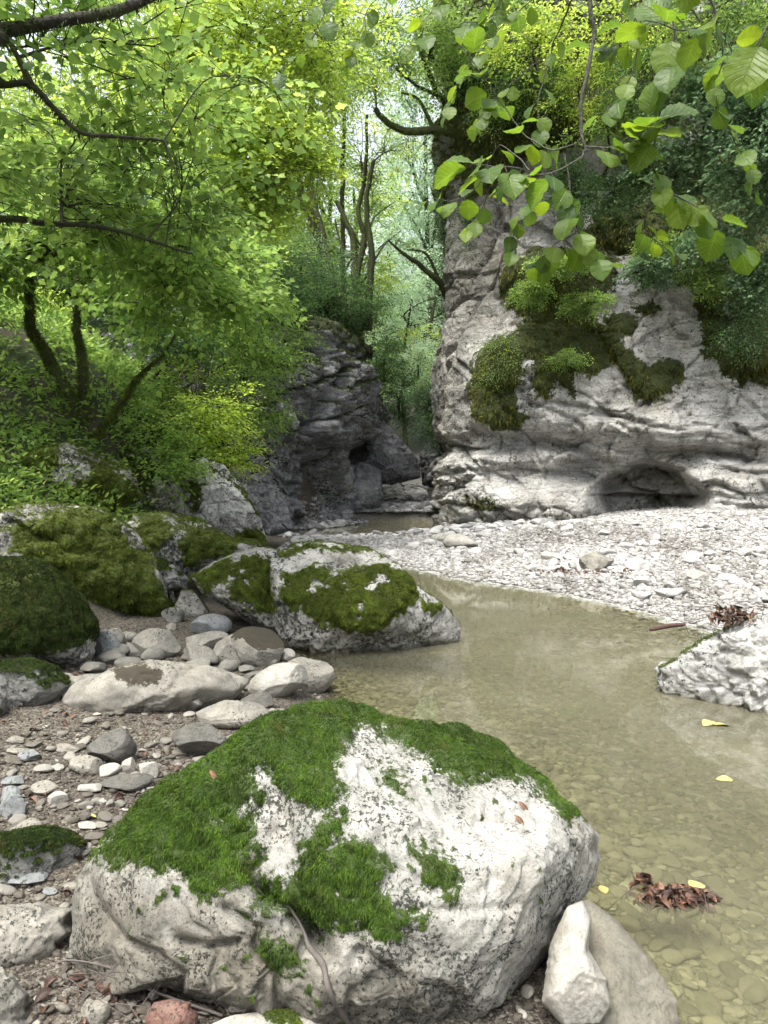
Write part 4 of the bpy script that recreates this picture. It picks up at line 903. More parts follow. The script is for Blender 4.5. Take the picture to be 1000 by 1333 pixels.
def fallen(px, py, wpx, z, label, seed, mat=None, group='fallen yellow leaves'):
    g = gnd(px, py, z); s = wpx * np.linalg.norm(g - CAM) / F; r = np.random.default_rng(seed); V, Fq = leaf_blade(9, .15, seed, .3)
    a = r.uniform(0, 6.28); V = place(V - [.5, 0, 0], np.zeros(3), (math.cos(a), math.sin(a), r.normal(0, .1)), nrm(np.array([r.normal(0, .2), r.normal(0, .2), 1])), s)
    o = link('fallen_leaf', mesh('fallen_leaf', V, Fq, {'rnd': np.full(len(V), .8)}, True), mat or M_yel, loc=g); tag(o, label, 'leaf', group)
fallen(943, 1014, 20, .006, 'yellow leaf floating on the open water', 1); fallen(785, 1157, 20, .006, 'yellow leaf floating between the big boulder and the drift clump', 2)
fallen(908, 1152, 28, .075, 'yellow leaf lying on the brown drift clump', 3); fallen(117, 1061, 18, float(hz(-1, 2.9)[0]) + .035, 'yellow leaf on the flat white pebble', 4)
fallen(72, 944, 12, .12, 'green yellow leaf on dark grit before the long slab', 5); fallen(940, 943, 22, .006, 'orange brown leaf floating at the foot of the white angular rock', 6); fallen(922, 941, 26, .008, 'pale yellow leaf floating beside the white angular rock', 7)
fallen(186, 1032, 8, .09, 'tiny yellow leaf near the moss edge of the big boulder', 8); fallen(136, 1325, 16, .05, 'crumpled yellow leaf on mud near the red stone', 9); fallen(40, 1300, 12, .07, 'pale yellow leaf on mud beside the corner slab', 10)

def heap(name, label, cat, c, ext, n, s, seed, mat=M_dead, sticks=0, up=.5):
    r = np.random.default_rng(seed); b = Buf(); c = np.array(c, float)
    for i in range(n):
        V, Fq = leaf_blade(7, r.uniform(.3, 1.4), i, r.uniform(.22, .4)); q = nrm(r.normal(0, 1, 3)) * r.random() ** .5 * ext
        q[2] = abs(q[2]); dd = nrm(r.normal(0, 1, 3) * [1, 1, up])
        b.add(place(V, q, dd, nrm(r.normal(0, .8, 3) + [0, 0, 1]), s * r.uniform(.6, 1.2)), Fq, r.random())
    o = link(name, b.mesh(name, True), mat, loc=c); tag(o, label, cat)
    if sticks:
        b = Buf()
        for i in range(sticks):
            a = r.normal(0, 1, 3) * ext * [1, 1, .8]; dd = nrm(r.normal(0, 1, 3) * [1, .6, .35]) * max(ext) * r.uniform(.7, 1.6)
            tube(b, catmull([a - dd * .5, a + r.normal(0, .1, 3) * max(ext), a + dd * .5], 8) * [1, 1, 1] + [0, 0, ext[2] * .5], np.linspace(.0035, .0012, 8) * s / .07, 4)
        link('stick', b.mesh('stick'), M_stick, o)
    return o
g = gnd(880, 1168, 0)
heap('leaf_clump', 'brown clump of drifted leaves and twigs lying in the shallow water', 'leaf clump', g + [0, 0, -.01], (.14, .075, .028), 380, .042, 3, sticks=9, up=.3)
g = gnd(838, 1150, .02); heap('leaf_clump', 'small reddish brown leaves at the pool boulder side of the drift clump', 'leaf clump', g, (.04, .03, .03), 12, .05, 5, sticks=0)
g = at(952, 806, 5.0); heap('leaf_clump', 'rusty red drift of twigs and leaves on top of the angular rock', 'leaf clump', g, (.17, .09, .07), 90, .055, 7, sticks=40, up=1.2)
g = gnd(765, 742, .25); heap('leaf_litter', 'flat strip of reddish dead leaves on the white gravel', 'leaf litter', g + [0, 0, -.02], (.9, .4, .01), 90, .05, 9, up=.15)
g = gnd(870, 823, .1); b = Buf(); tube(b, [g + [-.16, 0, .02], g + [0, .03, .05], g + [.16, .05, .06]], [.014, .02, .016], 8, rough=.5)
tag(link('driftwood_stick', b.mesh('driftwood_stick', True), M_log), 'short red brown stick poking from under the leaf drift', 'stick')
g = gnd(925, 693, .33); b = Buf(); tube(b, catmull([g + [-.42, -.1, .03], g + [0, 0, .08], g + [.5, .12, .13]], 12), [.03, .07, .09, .10, .10, .11, .10, .10, .09, .09, .07, .03], 10, rough=.7, seed=3)
tag(link('rotten_log', b.mesh('rotten_log', True), M_log), 'short dark red log lying on the gravel near the cave', 'log')
# root-like stick running down the big boulder
pp = [(366, 1172, 2.33), (378, 1183, 2.27), (392, 1205, 2.22), (402, 1232, 2.19), (420, 1255, 2.16), (428, 1290, 2.12), (445, 1318, 2.09), (462, 1345, 2.06)]
b = Buf(); hp = [on_hero(a, c_, .012) for a, c_, d in pp]; hp = [h if h is not None else at(*p) for h, p in zip(hp, pp)]
tube(b, catmull(hp, 40), np.interp(np.linspace(0, 1, 40), [0, .3, .45, 1], [.003, .005, .008, .0075]), 8, rough=.4)
tag(link('fallen_branch', b.mesh('fallen_branch', True), M_stick), 'crooked grey branch leaning down the face of the big boulder', 'branch')
b = Buf()
tube(b, catmull([gnd(60, 1262, .15), gnd(90, 1250, .16), gnd(150, 1262, .14), gnd(200, 1290, .12), gnd(290, 1322, .08)], 30), np.linspace(.002, .0048, 30), 5)
for k in range(13):
    r = np.random.default_rng(k); a = gnd(r.uniform(60, 230), r.uniform(1255, 1310), .13); tube(b, catmull([a, a + r.normal(0, .05, 3) + [.05, 0, 0], a + r.normal(0, .08, 3) + [r.choice([-1, 1]) * .1, 0, -.03]], 8), np.linspace(.0018, .0007, 8), 4)
tag(link('dry_twig', b.mesh('dry_twig'), M_stick), 'thin branching dry twig arching over mud below the big boulder', 'twig')
g = gnd(145, 1297, .07); heap('leaf_clump', 'crumpled reddish leaves caught in the dry twig', 'leaf clump', g, (.035, .03, .03), 16, .05, 15)
for k, (px, py, lb) in enumerate([(683, 1052, 'narrow rusty dead leaf on the pale face of the big boulder'), (678, 1070, 'second rusty dead leaf just below the upper one on the big boulder'), (280, 1012, 'buff dead leaf caught in the moss of the big boulder')]):
    h = on_hero(px, py, .004)
    if h is not None:
        V, Fq = leaf_blade(9, .9, k, .16); tag(link('dead_leaf', mesh('dead_leaf', place(V - [.5, 0, 0], np.zeros(3), (.5, -.2, -.6), nrm(np.array([-.1, -.7, .7])), .05), Fq, {'rnd': np.full(len(V), .95)}, True), M_dead, loc=h), lb, 'leaf')
x, y = cand(700, -2.4, .3, 1.9, 6.5, 131, lambda x, y: (hz(x, y) > .0) & (hz(x, y) < .8) & ~is_right(x, y) & (fbm(np.stack([x, y, 0 * x], 1) * 2, 15, 3) > .0), .3)
b = Buf(); r = np.random.default_rng(8); z = hz(x, y)
for i in range(len(x)):
    V, Fq = leaf_blade(6, r.uniform(.3, 1.2), i, .3); a = r.uniform(0, 6.28); b.add(place(V - [.5, 0, 0], np.array([x[i], y[i], z[i] + .012]), (math.cos(a), math.sin(a), r.normal(0, .2)), nrm(r.normal(0, .35, 3) + [0, 0, 1]), r.uniform(.02, .055)), Fq, r.random())
tag(link('dead_leaf_litter', b.mesh('dead_leaf_litter', True), M_dead), kind='stuff')
# ================================================================ trees and plants
L_bright = leaf_mat('yellow_green_leaf', [(0, (.08, .135, .018)), (.5, (.145, .215, .028)), (1, (.24, .29, .045))], .55, tcol=2.0)
L_mid = leaf_mat('mid_green_leaf', [(0, (.045, .088, .020)), (.55, (.092, .158, .032)), (1, (.165, .235, .05))], .5, tcol=1.8)
L_deep = leaf_mat('deep_green_leaf', [(0, (.018, .048, .016)), (.6, (.040, .090, .024)), (1, (.075, .14, .035))], .42, tcol=1.6)
L_blue = leaf_mat('blue_green_leaf', [(0, (.04, .08, .035)), (.6, (.075, .135, .06)), (1, (.14, .21, .095))], .42, tcol=1.3)
L_hazed = leaf_mat('haze_paled_leaf', [(0, (.17, .25, .15)), (.6, (.25, .34, .21)), (1, (.34, .42, .27))], .5, tcol=1.6)  # far haze and overexposed brightness are put into this pale leaf colour
B_moss = bark_mat('mossy_bark', (.03, .025, .018), (.045, .055, .010), .7)
B_dark = bark_mat('dark_bark', (.028, .023, .018), (.045, .055, .012), .35)
B_grey = bark_mat('grey_bark', (.10, .095, .08), (.05, .06, .02), .25)

LEAF = {
 'oval': (np.array([(0, 0, 0), (.3, .26, .05), (.7, .2, .03), (1, 0, -.08), (.7, -.2, .03), (.3, -.26, .05)]), np.array([[0, 1, 2, 3], [0, 3, 4, 5]])),
 'lobed': (np.array([(0, 0, 0), (.08, .28, .04), (.30, .26, .05), (.42, .48, .04), (.60, .27, .03), (1, 0, -.10), (.60, -.27, .03), (.42, -.48, .04), (.30, -.26, .05), (.08, -.28, .04)]),
           np.array([[0, 1, 2, 5], [2, 3, 4, 5], [0, 5, 8, 9], [5, 6, 7, 8]])),
 'round': (np.array([(0, 0, 0), (.15, .30, .05), (.5, .42, .04), (.85, .25, .0), (1, 0, -.06), (.85, -.25, .0), (.5, -.42, .04), (.15, -.30, .05)]), np.array([[0, 1, 2, 4], [2, 3, 4, 4][:3] + [4], [0, 4, 6, 7], [4, 5, 6, 6]])),
}
LEAF['round'] = (np.array([(0, 0, 0), (.2, .34, .05), (.6, .42, .03), (.92, .18, -.02), (1, 0, -.07), (.92, -.18, -.02), (.6, -.42, .03), (.2, -.34, .05), (.5, 0, -.01)]),
                 np.array([[0, 1, 2, 8], [8, 2, 3, 4], [0, 8, 6, 7], [8, 4, 5, 6]]))
def leaves(buf, P, D, N, s, shape, a):
    LV, LF = LEAF[shape]; D = nrm(D); B = nrm(np.cross(N, D)); C_ = np.cross(D, B); m = len(LV); n = len(P)
    s = np.broadcast_to(s, (n,))[:, None, None]
    V = (LV[None, :, :1] * D[:, None] + LV[None, :, 1:2] * B[:, None] + LV[None, :, 2:] * C_[:, None]) * s + P[:, None]
    buf.add(V.reshape(-1, 3), (LF[None] + (np.arange(n) * m)[:, None, None]).reshape(-1, LF.shape[1]), np.repeat(a, m))
def sprays(lb, tb, S, D, L, K, size, shape, r, droop=.25, flat=.35, twig=.004, side=True):
    """S starts, D directions: each a twig with K leaves set alternately in a nearly level plane"""
    n = len(S); D = nrm(D); up = nrm(np.array([0, 0, 1.0]) + r.normal(0, flat, (n, 3))); up = nrm(up - D * (up * D).sum(1)[:, None]); B = np.cross(up, D)
    L = np.broadcast_to(L, (n,)) * r.uniform(.7, 1.2, n)
    tt = (np.arange(K) + .6) / K; sg = np.where(np.arange(K) % 2, 1.0, -1.0)
    wid = .33 * np.sin(np.pi * (tt * .8 + .12)) if side else 0 * tt
    off = (r.random((n, K)) * wid) * sg
    P = S[:, None] + D[:, None] * (tt[None, :, None] * L[:, None, None]) + B[:, None] * (off * L[:, None])[..., None]
    P[..., 2] -= droop * (L[:, None] * (tt ** 2)[None])
    P += r.normal(0, .02, P.shape) * L[:, None, None]
    ld = D[:, None] * .75 + B[:, None] * sg[None, :, None] * .8 + r.normal(0, .3, P.shape); ld[..., 2] -= .25
    ln = up[:, None] + r.normal(0, .32, P.shape)
    base = np.clip(r.normal(.5, .2, n), 0, 1)[:, None] + r.normal(0, .14, (n, K))
    leaves(lb, P.reshape(-1, 3), ld.reshape(-1, 3), nrm(ln.reshape(-1, 3)), size * r.uniform(.6, 1.15, n * K), shape, np.clip(base.ravel(), 0, 1))
    if tb is not None:
        E = S + D * L[:, None]; E[:, 2] -= droop * L * .9; M_ = S + D * L[:, None] * .5; M_[:, 2] -= droop * L * .2
        twigs(tb, S, M_, twig); twigs(tb, M_, E, twig * .5)
def make_tree(name, label, base, stems, blobs, leafmat, bark, size=.07, shape='oval', seed=1, cat='tree', group=None, K=12, L=.5, droop=.25, flat=.35, limb=.03, twig=.004, trunk='trunk', crown='crown', mossy=0, outw=.6, lev=.35, obj=None):
    """stems: list of (points, r0, r1); blobs: (centre, radii, clusters, sprays per cluster); all in world metres"""
    r = np.random.default_rng(seed); base = np.array(base, float); tb = Buf(); lb = Buf(); SP = []
    for (pts, r0, r1) in stems:
        pts = np.asarray(pts, float); n = max(8, len(pts) * 7); C_ = catmull(pts, n)
        C_[1:-1] += np.stack([gnoise(C_[1:-1] * 2.3 + seed + k * 5, seed + k) for k in range(3)], 1) * .05 * min(1, r0 * 12)
        tube(tb, C_ - base, np.linspace(r0, r1, n) * (1 + .25 * np.exp(-np.arange(n) / 2.0)), 8 if r0 > .04 else 6, rough=.35, seed=seed); SP.append(C_)
    tb.stem_n = tb.n
    SPs = np.vstack(SP); SR = np.concatenate([np.linspace(a[1], a[2], len(c_)) for a, c_ in zip(stems, SP)])
    for (c, rad, ncl, nsp) in blobs:
        c = np.array(c, float); rad = np.array(rad, float)
        k = np.argmin(np.linalg.norm(SPs - c - [0, 0, -.3 * rad[2]], axis=1)); A = SPs[k]; rl = min(limb, SR[k] * .75)
        midp = (A + c) / 2 + r.normal(0, .08, 3) * np.linalg.norm(c - A) + [0, 0, .08 * np.linalg.norm(c - A)]
        n = 12; limbp = catmull([A, midp, c], n); tube(tb, limbp - base, np.linspace(rl, rl * .4, n), 5, rough=.3)
        q = nrm(r.normal(0, 1, (ncl, 3))) * (r.random((ncl, 1)) ** .45); CP = c + q * rad
        for cp in CP:
            kk = r.integers(3, n); a0 = limbp[kk]; dd = np.linalg.norm(cp - a0)
            mp = (a0 + cp) / 2 + r.normal(0, .10, 3) * dd + [0, 0, .1 * dd]
            tube(tb, catmull([a0, mp, cp], 7) - base, np.linspace(rl * .4, twig * 1.1, 7), 4)
        S = np.repeat(CP, nsp, 0) + r.normal(0, .12, (ncl * nsp, 3)) * rad * .5
        D = r.normal(0, 1, (ncl * nsp, 3)) * [1, 1, lev] + nrm(S - c) * outw
        sprays(lb, tb, S - base, D, L, K, size, shape, r, droop, flat, twig)
    tr = link(trunk, tb.mesh(trunk, True), bark); cr = link(crown, lb.mesh(crown), leafmat)
    ro = bpy.data.objects.new(name, None); COL.objects.link(ro); ro.location = tuple(base); ro.empty_display_size = .2
    tr.parent = ro; cr.parent = ro; tag(ro, label, cat, group)
    if mossy:
        me = tr.data; me.calc_loop_triangles(); Vv = np.empty(len(me.vertices) * 3, np.float32); me.vertices.foreach_get('co', Vv); Vv = Vv.reshape(-1, 3).astype(float)
        Tt = np.empty(len(me.loop_triangles) * 3, np.int32); me.loop_triangles.foreach_get('vertices', Tt); Tt = Tt.reshape(-1, 3); Nn = vnormals(Vv, Tt)
        thick = np.ones(len(Vv)); w_ = sst(-.35, .1, fbm((Vv + base) * 2.5, seed, 4) + .25)
        m_ = w_; m_[tb.stem_n:] = 0
        blades('moss', Vv, Tt, Nn, m_, mossy, .03, .004, MM_olive if seed % 2 else MM_dark, tr, grav=.4, spread=.6, seed=seed, thr=.3)
    return ro
def copy_tree(ro, loc, rz, s, label, group=None, leafmat=None):
    c = ro.copy(); COL.objects.link(c); c.location = tuple(float(v) for v in loc); c.rotation_euler = (0, 0, rz); c.scale = (s[0], s[0], s[1]) if isinstance(s, tuple) else (s, s, s)
    c['label'] = label
    if group: c['group'] = group
    for ch in list(ro.children):
        d = ch.copy(); COL.objects.link(d); d.parent = c
        if leafmat and ch.name.split('.')[0] in ('crown', 'foliage'):
            d.material_slots[0].link = 'OBJECT'; d.material_slots[0].material = leafmat
    return c
def pts(*a): return [at(*p) for p in a]
def blob(px, py, Y, rpx, rpy, ry, ncl, nsp): # centre and radii given in picture pixels at a distance of Y metres
    return (at(px, py, Y), (rpx * Y / F, ry, rpy * Y / F), ncl, nsp)

# ---- many stemmed mossy tree on the left outcrop
b0 = at(112, 575, 9.0)
make_tree('mossy_tree', 'crooked tree with several mossy stems on the left outcrop', b0,
  [(pts((112, 575, 9), (92, 520, 9), (62, 465, 8.9), (42, 425, 8.8), (38, 380, 8.7), (40, 335, 8.5), (60, 290, 8)), .075, .035),
   (pts((112, 572, 9), (108, 510, 9.1), (106, 455, 9.2), (100, 400, 9.3), (112, 340, 9.4), (150, 240, 9.2)), .06, .03),
   (pts((118, 572, 8.95), (140, 548, 8.6), (168, 505, 8.2), (190, 482, 8.0), (216, 458, 7.8)), .045, .016),
   (pts((110, 572, 9.1), (70, 560, 9.3), (20, 545, 9.6)), .035, .012),
   (pts((40, 335, 8.5), (100, 318, 7.8), (180, 295, 7), (240, 320, 6.5)), .05, .02),
   (pts((38, 340, 8.6), (10, 330, 8.6), (-50, 325, 8.4)), .05, .03)],
  [blob(60, 320, 8, 110, 50, 1.4, 22, 8), blob(180, 300, 7, 110, 60, 1.2, 24, 8), blob(215, 375, 7.2, 80, 40, 1.0, 18, 8), blob(290, 360, 8.5, 55, 60, 1.0, 22, 9), blob(100, 240, 8.5, 130, 60, 1.5, 30, 10), blob(-60, 300, 8, 90, 80, 1.4, 22, 9)],
  L_mid, B_moss, .085, 'lobed', 3, K=11, L=.5, mossy=22000)
# ---- near tree whose boughs come in from the left
make_tree('overhanging_tree', 'near leafy tree reaching in from the left with dark curving boughs', (-4.6, 3.6, 1.2),
  [([(-4.6, 3.6, .8), (-4.5, 3.7, 2.2), (-4.3, 3.8, 3.6), (-4.0, 4, 5.5), (-3.6, 4.2, 7.5)], .17, .07),
   ([(-4.35, 3.8, 3.2)] + pts((-60, 105, 4.3), (0, 110, 4.4), (38, 110, 4.4), (70, 140, 4.4), (105, 172, 4.4), (150, 178, 4.4), (213, 183, 4.4)), .026, .007),
   ([(-4.2, 3.85, 4.1)] + pts((-60, 40, 3.9), (0, 36, 4), (60, 26, 4), (148, 12, 4), (230, -20, 4.1)), .045, .022),
   (pts((213, 183, 4.4), (222, 205, 4.4), (232, 232, 4.4)), .009, .004),
   (pts((40, 110, 4.4), (20, 70, 4.4), (-10, 20, 4.4)), .02, .008),
   ([(-4.4, 3.75, 2.6)] + pts((-40, 285, 4.9), (60, 290, 5.1), (150, 300, 5.2), (250, 330, 5.3)), .028, .008)],
  [blob(60, 60, 4.6, 110, 55, .9, 12, 5), blob(200, 60, 5.0, 110, 60, .9, 14, 5), blob(80, 190, 5.2, 110, 60, .8, 13, 5), blob(230, 180, 5.6, 90, 60, .8, 14, 5), blob(90, 270, 5.6, 120, 40, .8, 16, 6), blob(240, 270, 6, 80, 50, .8, 14, 6), blob(340, 110, 4.9, 45, 30, .4, 3, 5), blob(-80, 150, 4.5, 80, 140, 1, 14, 6), blob(-60, -120, 4.2, 200, 90, 1.2, 8, 6)],
  L_mid, B_dark, .078, 'lobed', 8, K=9, L=.42, flat=.4, mossy=16000)
# ---- sunlit yellow green tree left of centre
make_tree('sunlit_tree', 'tall tree with glowing yellow green leaves left of the gorge', at(255, 560, 13) , 
  [(pts((255, 560, 13), (262, 480, 13), (275, 400, 13), (290, 300, 13), (300, 180, 13), (310, 60, 13), (320, -60, 13)), .13, .05),
   (pts((270, 420, 13), (210, 330, 13), (160, 240, 13)), .06, .02)],
  [blob(330, 160, 12, 90, 60, 1.4, 46, 12), blob(250, 90, 12.5, 100, 80, 1.6, 46, 12), blob(370, 210, 12, 50, 40, 1, 26, 12), blob(320, 20, 12, 120, 70, 1.6, 50, 12), blob(430, 60, 12.5, 70, 70, 1.2, 30, 10), blob(180, 200, 13, 110, 90, 1.5, 40, 12), blob(280, 280, 12.5, 80, 50, 1.3, 36, 12), blob(80, 100, 13, 120, 120, 1.5, 40, 12), blob(300, -120, 12, 160, 90, 2, 30, 12)],
  L_bright, B_grey, .085, 'oval', 5, K=12, L=.6)
# ---- shrubs on the green slope at the left
k = 0
for (px, py, Y, rx, ry, mt, lb) in [
  (300, 410, 11.5, 70, 45, L_mid, 'bushy green shrub with layered branches leaning over the slope'), (340, 440, 12.5, 55, 50, L_mid, 'light green shrub reaching toward the grey crag'),
  (230, 420, 11, 60, 40, L_deep, 'shaded shrub behind the mossy stems'), (250, 520, 10.8, 60, 45, L_bright, 'low yellow green bush on the slope above the white rock face'),
  (200, 570, 10.0, 50, 35, L_mid, 'low small leaved bush beside the crooked tree roots'), (290, 575, 11.5, 45, 35, L_bright, 'fresh green bush just above the white rock face'),
  (215, 605, 9.6, 34, 14, L_mid, 'tiny low plant clump on the rock above the white face'), (160, 490, 11, 60, 35, L_mid, 'green bush seen between the mossy stems'), (40, 470, 11, 60, 40, L_mid, 'bright bush at the left picture edge behind the mossy stems'),
  (-10, 505, 9.8, 50, 30, L_mid, 'leafy bush at the left edge above the hummocky mossy rock'), (175, 545, 10.6, 45, 28, L_mid, 'small leafy bush right of the crooked tree base'),
  (15, 450, 12.8, 80, 45, L_mid, 'broad leafy bush filling the left edge between the stems and the slope'), (-30, 480, 12, 70, 50, L_bright, 'bright bush cut by the left picture edge'),
  (20, 400, 12, 60, 40, L_bright, 'pale green bush high at the left edge'), (330, 510, 13.5, 40, 45, L_mid, 'dense bush clinging beside the grey crag foot'), (20, 520, 10.5, 50, 22, L_deep, 'low dark bush above the white rock at the left edge'),
  (355, 350, 15, 60, 50, L_deep, 'dark shrub high above the slope'), (230, 340, 14, 90, 50, L_deep, 'dark spreading shrub at the back of the slope'), (120, 360, 14, 90, 60, L_deep, 'dark thicket bush behind the crooked tree')]:
    g = at(px, py + ry * .9, Y); h_ = float(hz(g[0], g[1])[0]); c_ = at(px, py, Y); bs = None
    for st__ in range(30):
        gx_ = c_[0] - .12 * st__; h_ = float(hz(gx_, c_[1] + .4)[0])
        if h_ > c_[2] - 1.0: break
    bs = np.array([gx_, c_[1] + .4, max(min(h_, c_[2]), c_[2] - 1.4)])
    make_tree('shrub', lb, bs, [([bs, (bs + c_) / 2 + [.1, 0, 0], c_], .03, .012), ([bs, (bs + c_) / 2 + [-.25, 0, 0], c_ + [-.3, 0, .1]], .02, .01)],
      [(c_, (rx * Y / F, .7, ry * Y / F), 22, 9), (c_ + [.3 * rx * Y / F, -.2, -.6 * ry * Y / F], (rx * .6 * Y / F, .6, ry * .5 * Y / F), 14, 8)], mt, B_dark, .062, 'oval', 100 + k, cat='shrub', K=12, L=.42, droop=.15, lev=.25, limb=.012, twig=.003, trunk='stem', crown='foliage'); k += 1
# ---- slim mossy trees standing on the grey crag
for i, (lb, st, bl) in enumerate([
  ('slim mossy tree leaning left at the crag top', [(pts((432, 400, 23), (425, 350, 23), (410, 300, 23), (392, 250, 23), (380, 190, 23), (378, 100, 23)), .15, .07)], [blob(370, 120, 23, 60, 70, 1.5, 26, 9), blob(360, 330, 22, 40, 30, 1.2, 18, 9)]),
  ('slim mossy tree second from the leaning one on the crag', [(pts((434, 400, 22.6), (430, 355, 22.6), (418, 300, 22.6), (406, 250, 22.6), (402, 180, 22.6), (412, 80, 22.6)), .14, .06)], [blob(410, 90, 23, 50, 70, 1.5, 24, 9)]),
  ('straight pale stemmed tree rising from the crag', [(pts((448, 410, 24), (447, 330, 24), (446, 240, 24), (448, 150, 24), (446, 20, 24)), .08, .05)], [blob(450, 90, 24, 40, 90, 1.4, 24, 9), blob(450, -20, 24, 60, 60, 1.4, 16, 8)]),
  ('knotty dark tree with many short limbs on the crag edge', [(pts((462, 420, 22.5), (462, 370, 22.5), (460, 320, 22.5), (452, 290, 22.5), (438, 262, 22.5)), .13, .06), (pts((462, 370, 22.5), (474, 310, 22.5), (466, 280, 22.5), (475, 230, 22.5), (478, 150, 22.5)), .09, .04), (pts((461, 330, 22.5), (448, 330, 22.5), (436, 285, 22.5)), .06, .02)], [blob(470, 210, 23, 40, 60, 1.2, 16, 8)]),
  ('crooked dark tree leaning over the gap', [(pts((478, 430, 22), (481, 380, 22), (484, 340, 22), (480, 300, 22), (477, 260, 22), (486, 210, 22)), .12, .05), (pts((484, 345, 22), (500, 320, 22), (522, 300, 22)), .03, .01), (pts((480, 300, 22), (490, 280, 22), (515, 262, 22)), .03, .01)], [blob(500, 200, 23, 40, 50, 1.2, 14, 8)])]):
    make_tree('slim_tree', lb, st[0][0][0], st, bl, L_mid if i % 2 else L_bright, B_moss, .085, 'oval', 40 + i, group='slim mossy trees on the grey crag', mossy=6000, K=12, L=.7, twig=.006)
# hornbeam-like layered growth hanging over the crag
for i, (px, py, Y, rx, ry, lb) in enumerate([(360, 400, 19.5, 55, 28, 'layered dark shrub hanging over the left end of the crag'), (425, 385, 21, 60, 28, 'layered dark green shrub on the crown of the crag'), (390, 340, 21.5, 60, 30, 'level branched shrub at the feet of the slim trees'), (470, 400, 22, 28, 30, 'dark bush at the crag edge over the gap'), (330, 340, 18.5, 50, 50, 'dark bush behind the sunlit tree'), (310, 470, 17, 30, 30, 'small bush at the left foot of the crag')]):
    c_ = at(px, py, Y); bs = c_ + [0, .8, -.5]
    make_tree('shrub', lb, bs, [([bs, c_ + [0, .3, -.1], c_], .05, .02)], [(c_, (rx * Y / F, 1.0, ry * Y / F), 34, 11)], [L_deep, L_deep, L_blue, L_deep, L_deep, L_deep][i], B_dark, .06, 'oval', 140 + i, cat='shrub', K=14, L=.7, droop=.12, flat=.15, lev=.12, limb=.02, twig=.004, trunk='stem', crown='foliage')
# ---- gap greenery: ivy, bushes and far trees with haze put into their leaf colour
for i, (px, py, Y, rx, ry, mt, lb) in enumerate([(520, 520, 29, 38, 32, L_deep, 'dark ivy bush on the far rocks'), (560, 530, 27, 30, 40, L_blue, 'grey green bush below the tall buttress'), (500, 470, 28, 24, 28, L_deep, 'dark bush hanging above the far rocks'), (545, 470, 33, 40, 30, L_hazed, 'green bush in the middle of the gap'),
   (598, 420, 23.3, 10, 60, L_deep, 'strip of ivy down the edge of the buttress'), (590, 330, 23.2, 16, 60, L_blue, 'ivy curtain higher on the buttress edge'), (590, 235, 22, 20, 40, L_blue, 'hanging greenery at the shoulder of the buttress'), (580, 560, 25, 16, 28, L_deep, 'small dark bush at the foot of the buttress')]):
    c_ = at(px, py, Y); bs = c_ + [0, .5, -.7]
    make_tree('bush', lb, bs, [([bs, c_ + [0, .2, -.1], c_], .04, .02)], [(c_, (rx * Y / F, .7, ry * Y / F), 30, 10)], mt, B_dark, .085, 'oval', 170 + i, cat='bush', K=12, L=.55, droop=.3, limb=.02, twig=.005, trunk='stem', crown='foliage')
def far_tree(seed, H=11):
    r = np.random.default_rng(seed); st = [([(0, 0, 0), (r.normal(0, .2), .1, H * .3), (r.normal(0, .4), 0, H * .65), (r.normal(0, .5), 0, H)], .16, .05)]
    for k_ in range(3):
        z_ = H * r.uniform(.3, .6); st.append(([(0, 0, z_), (r.normal(0, 1), r.normal(0, .6), z_ + 1.5), (r.normal(0, 2), r.normal(0, 1), z_ + 3)], .07, .02))
    bl = [((r.normal(0, 1.6), r.normal(0, 1.2), H * r.uniform(.35, 1.02)), (r.uniform(1.2, 2), r.uniform(1.0, 1.6), r.uniform(.7, 1.3)), 14, 7) for k_ in range(10)]
    return st, bl
FT = []
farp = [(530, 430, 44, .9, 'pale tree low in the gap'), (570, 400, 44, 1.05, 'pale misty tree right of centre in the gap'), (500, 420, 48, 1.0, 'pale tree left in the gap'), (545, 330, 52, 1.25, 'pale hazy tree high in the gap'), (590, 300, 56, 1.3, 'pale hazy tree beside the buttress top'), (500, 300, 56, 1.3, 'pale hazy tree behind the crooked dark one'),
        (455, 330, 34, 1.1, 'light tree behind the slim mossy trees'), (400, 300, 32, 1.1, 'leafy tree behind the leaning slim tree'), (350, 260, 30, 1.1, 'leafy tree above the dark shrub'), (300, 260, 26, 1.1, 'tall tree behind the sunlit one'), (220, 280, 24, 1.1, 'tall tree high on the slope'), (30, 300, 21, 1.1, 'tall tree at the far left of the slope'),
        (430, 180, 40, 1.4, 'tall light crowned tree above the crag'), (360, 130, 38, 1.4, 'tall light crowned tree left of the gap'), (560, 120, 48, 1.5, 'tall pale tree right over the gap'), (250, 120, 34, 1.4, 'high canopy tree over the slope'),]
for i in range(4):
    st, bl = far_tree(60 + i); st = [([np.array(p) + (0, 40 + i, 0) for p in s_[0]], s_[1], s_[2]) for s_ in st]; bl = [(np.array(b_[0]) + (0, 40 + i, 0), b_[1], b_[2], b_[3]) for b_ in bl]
    FT.append(make_tree('gorge_tree', 'x', (0, 40 + i, 0), st, bl, L_hazed, B_moss, .13, 'oval', 200 + i, group='trees on the gorge slopes', K=12, L=.8, twig=.006))
used = set()
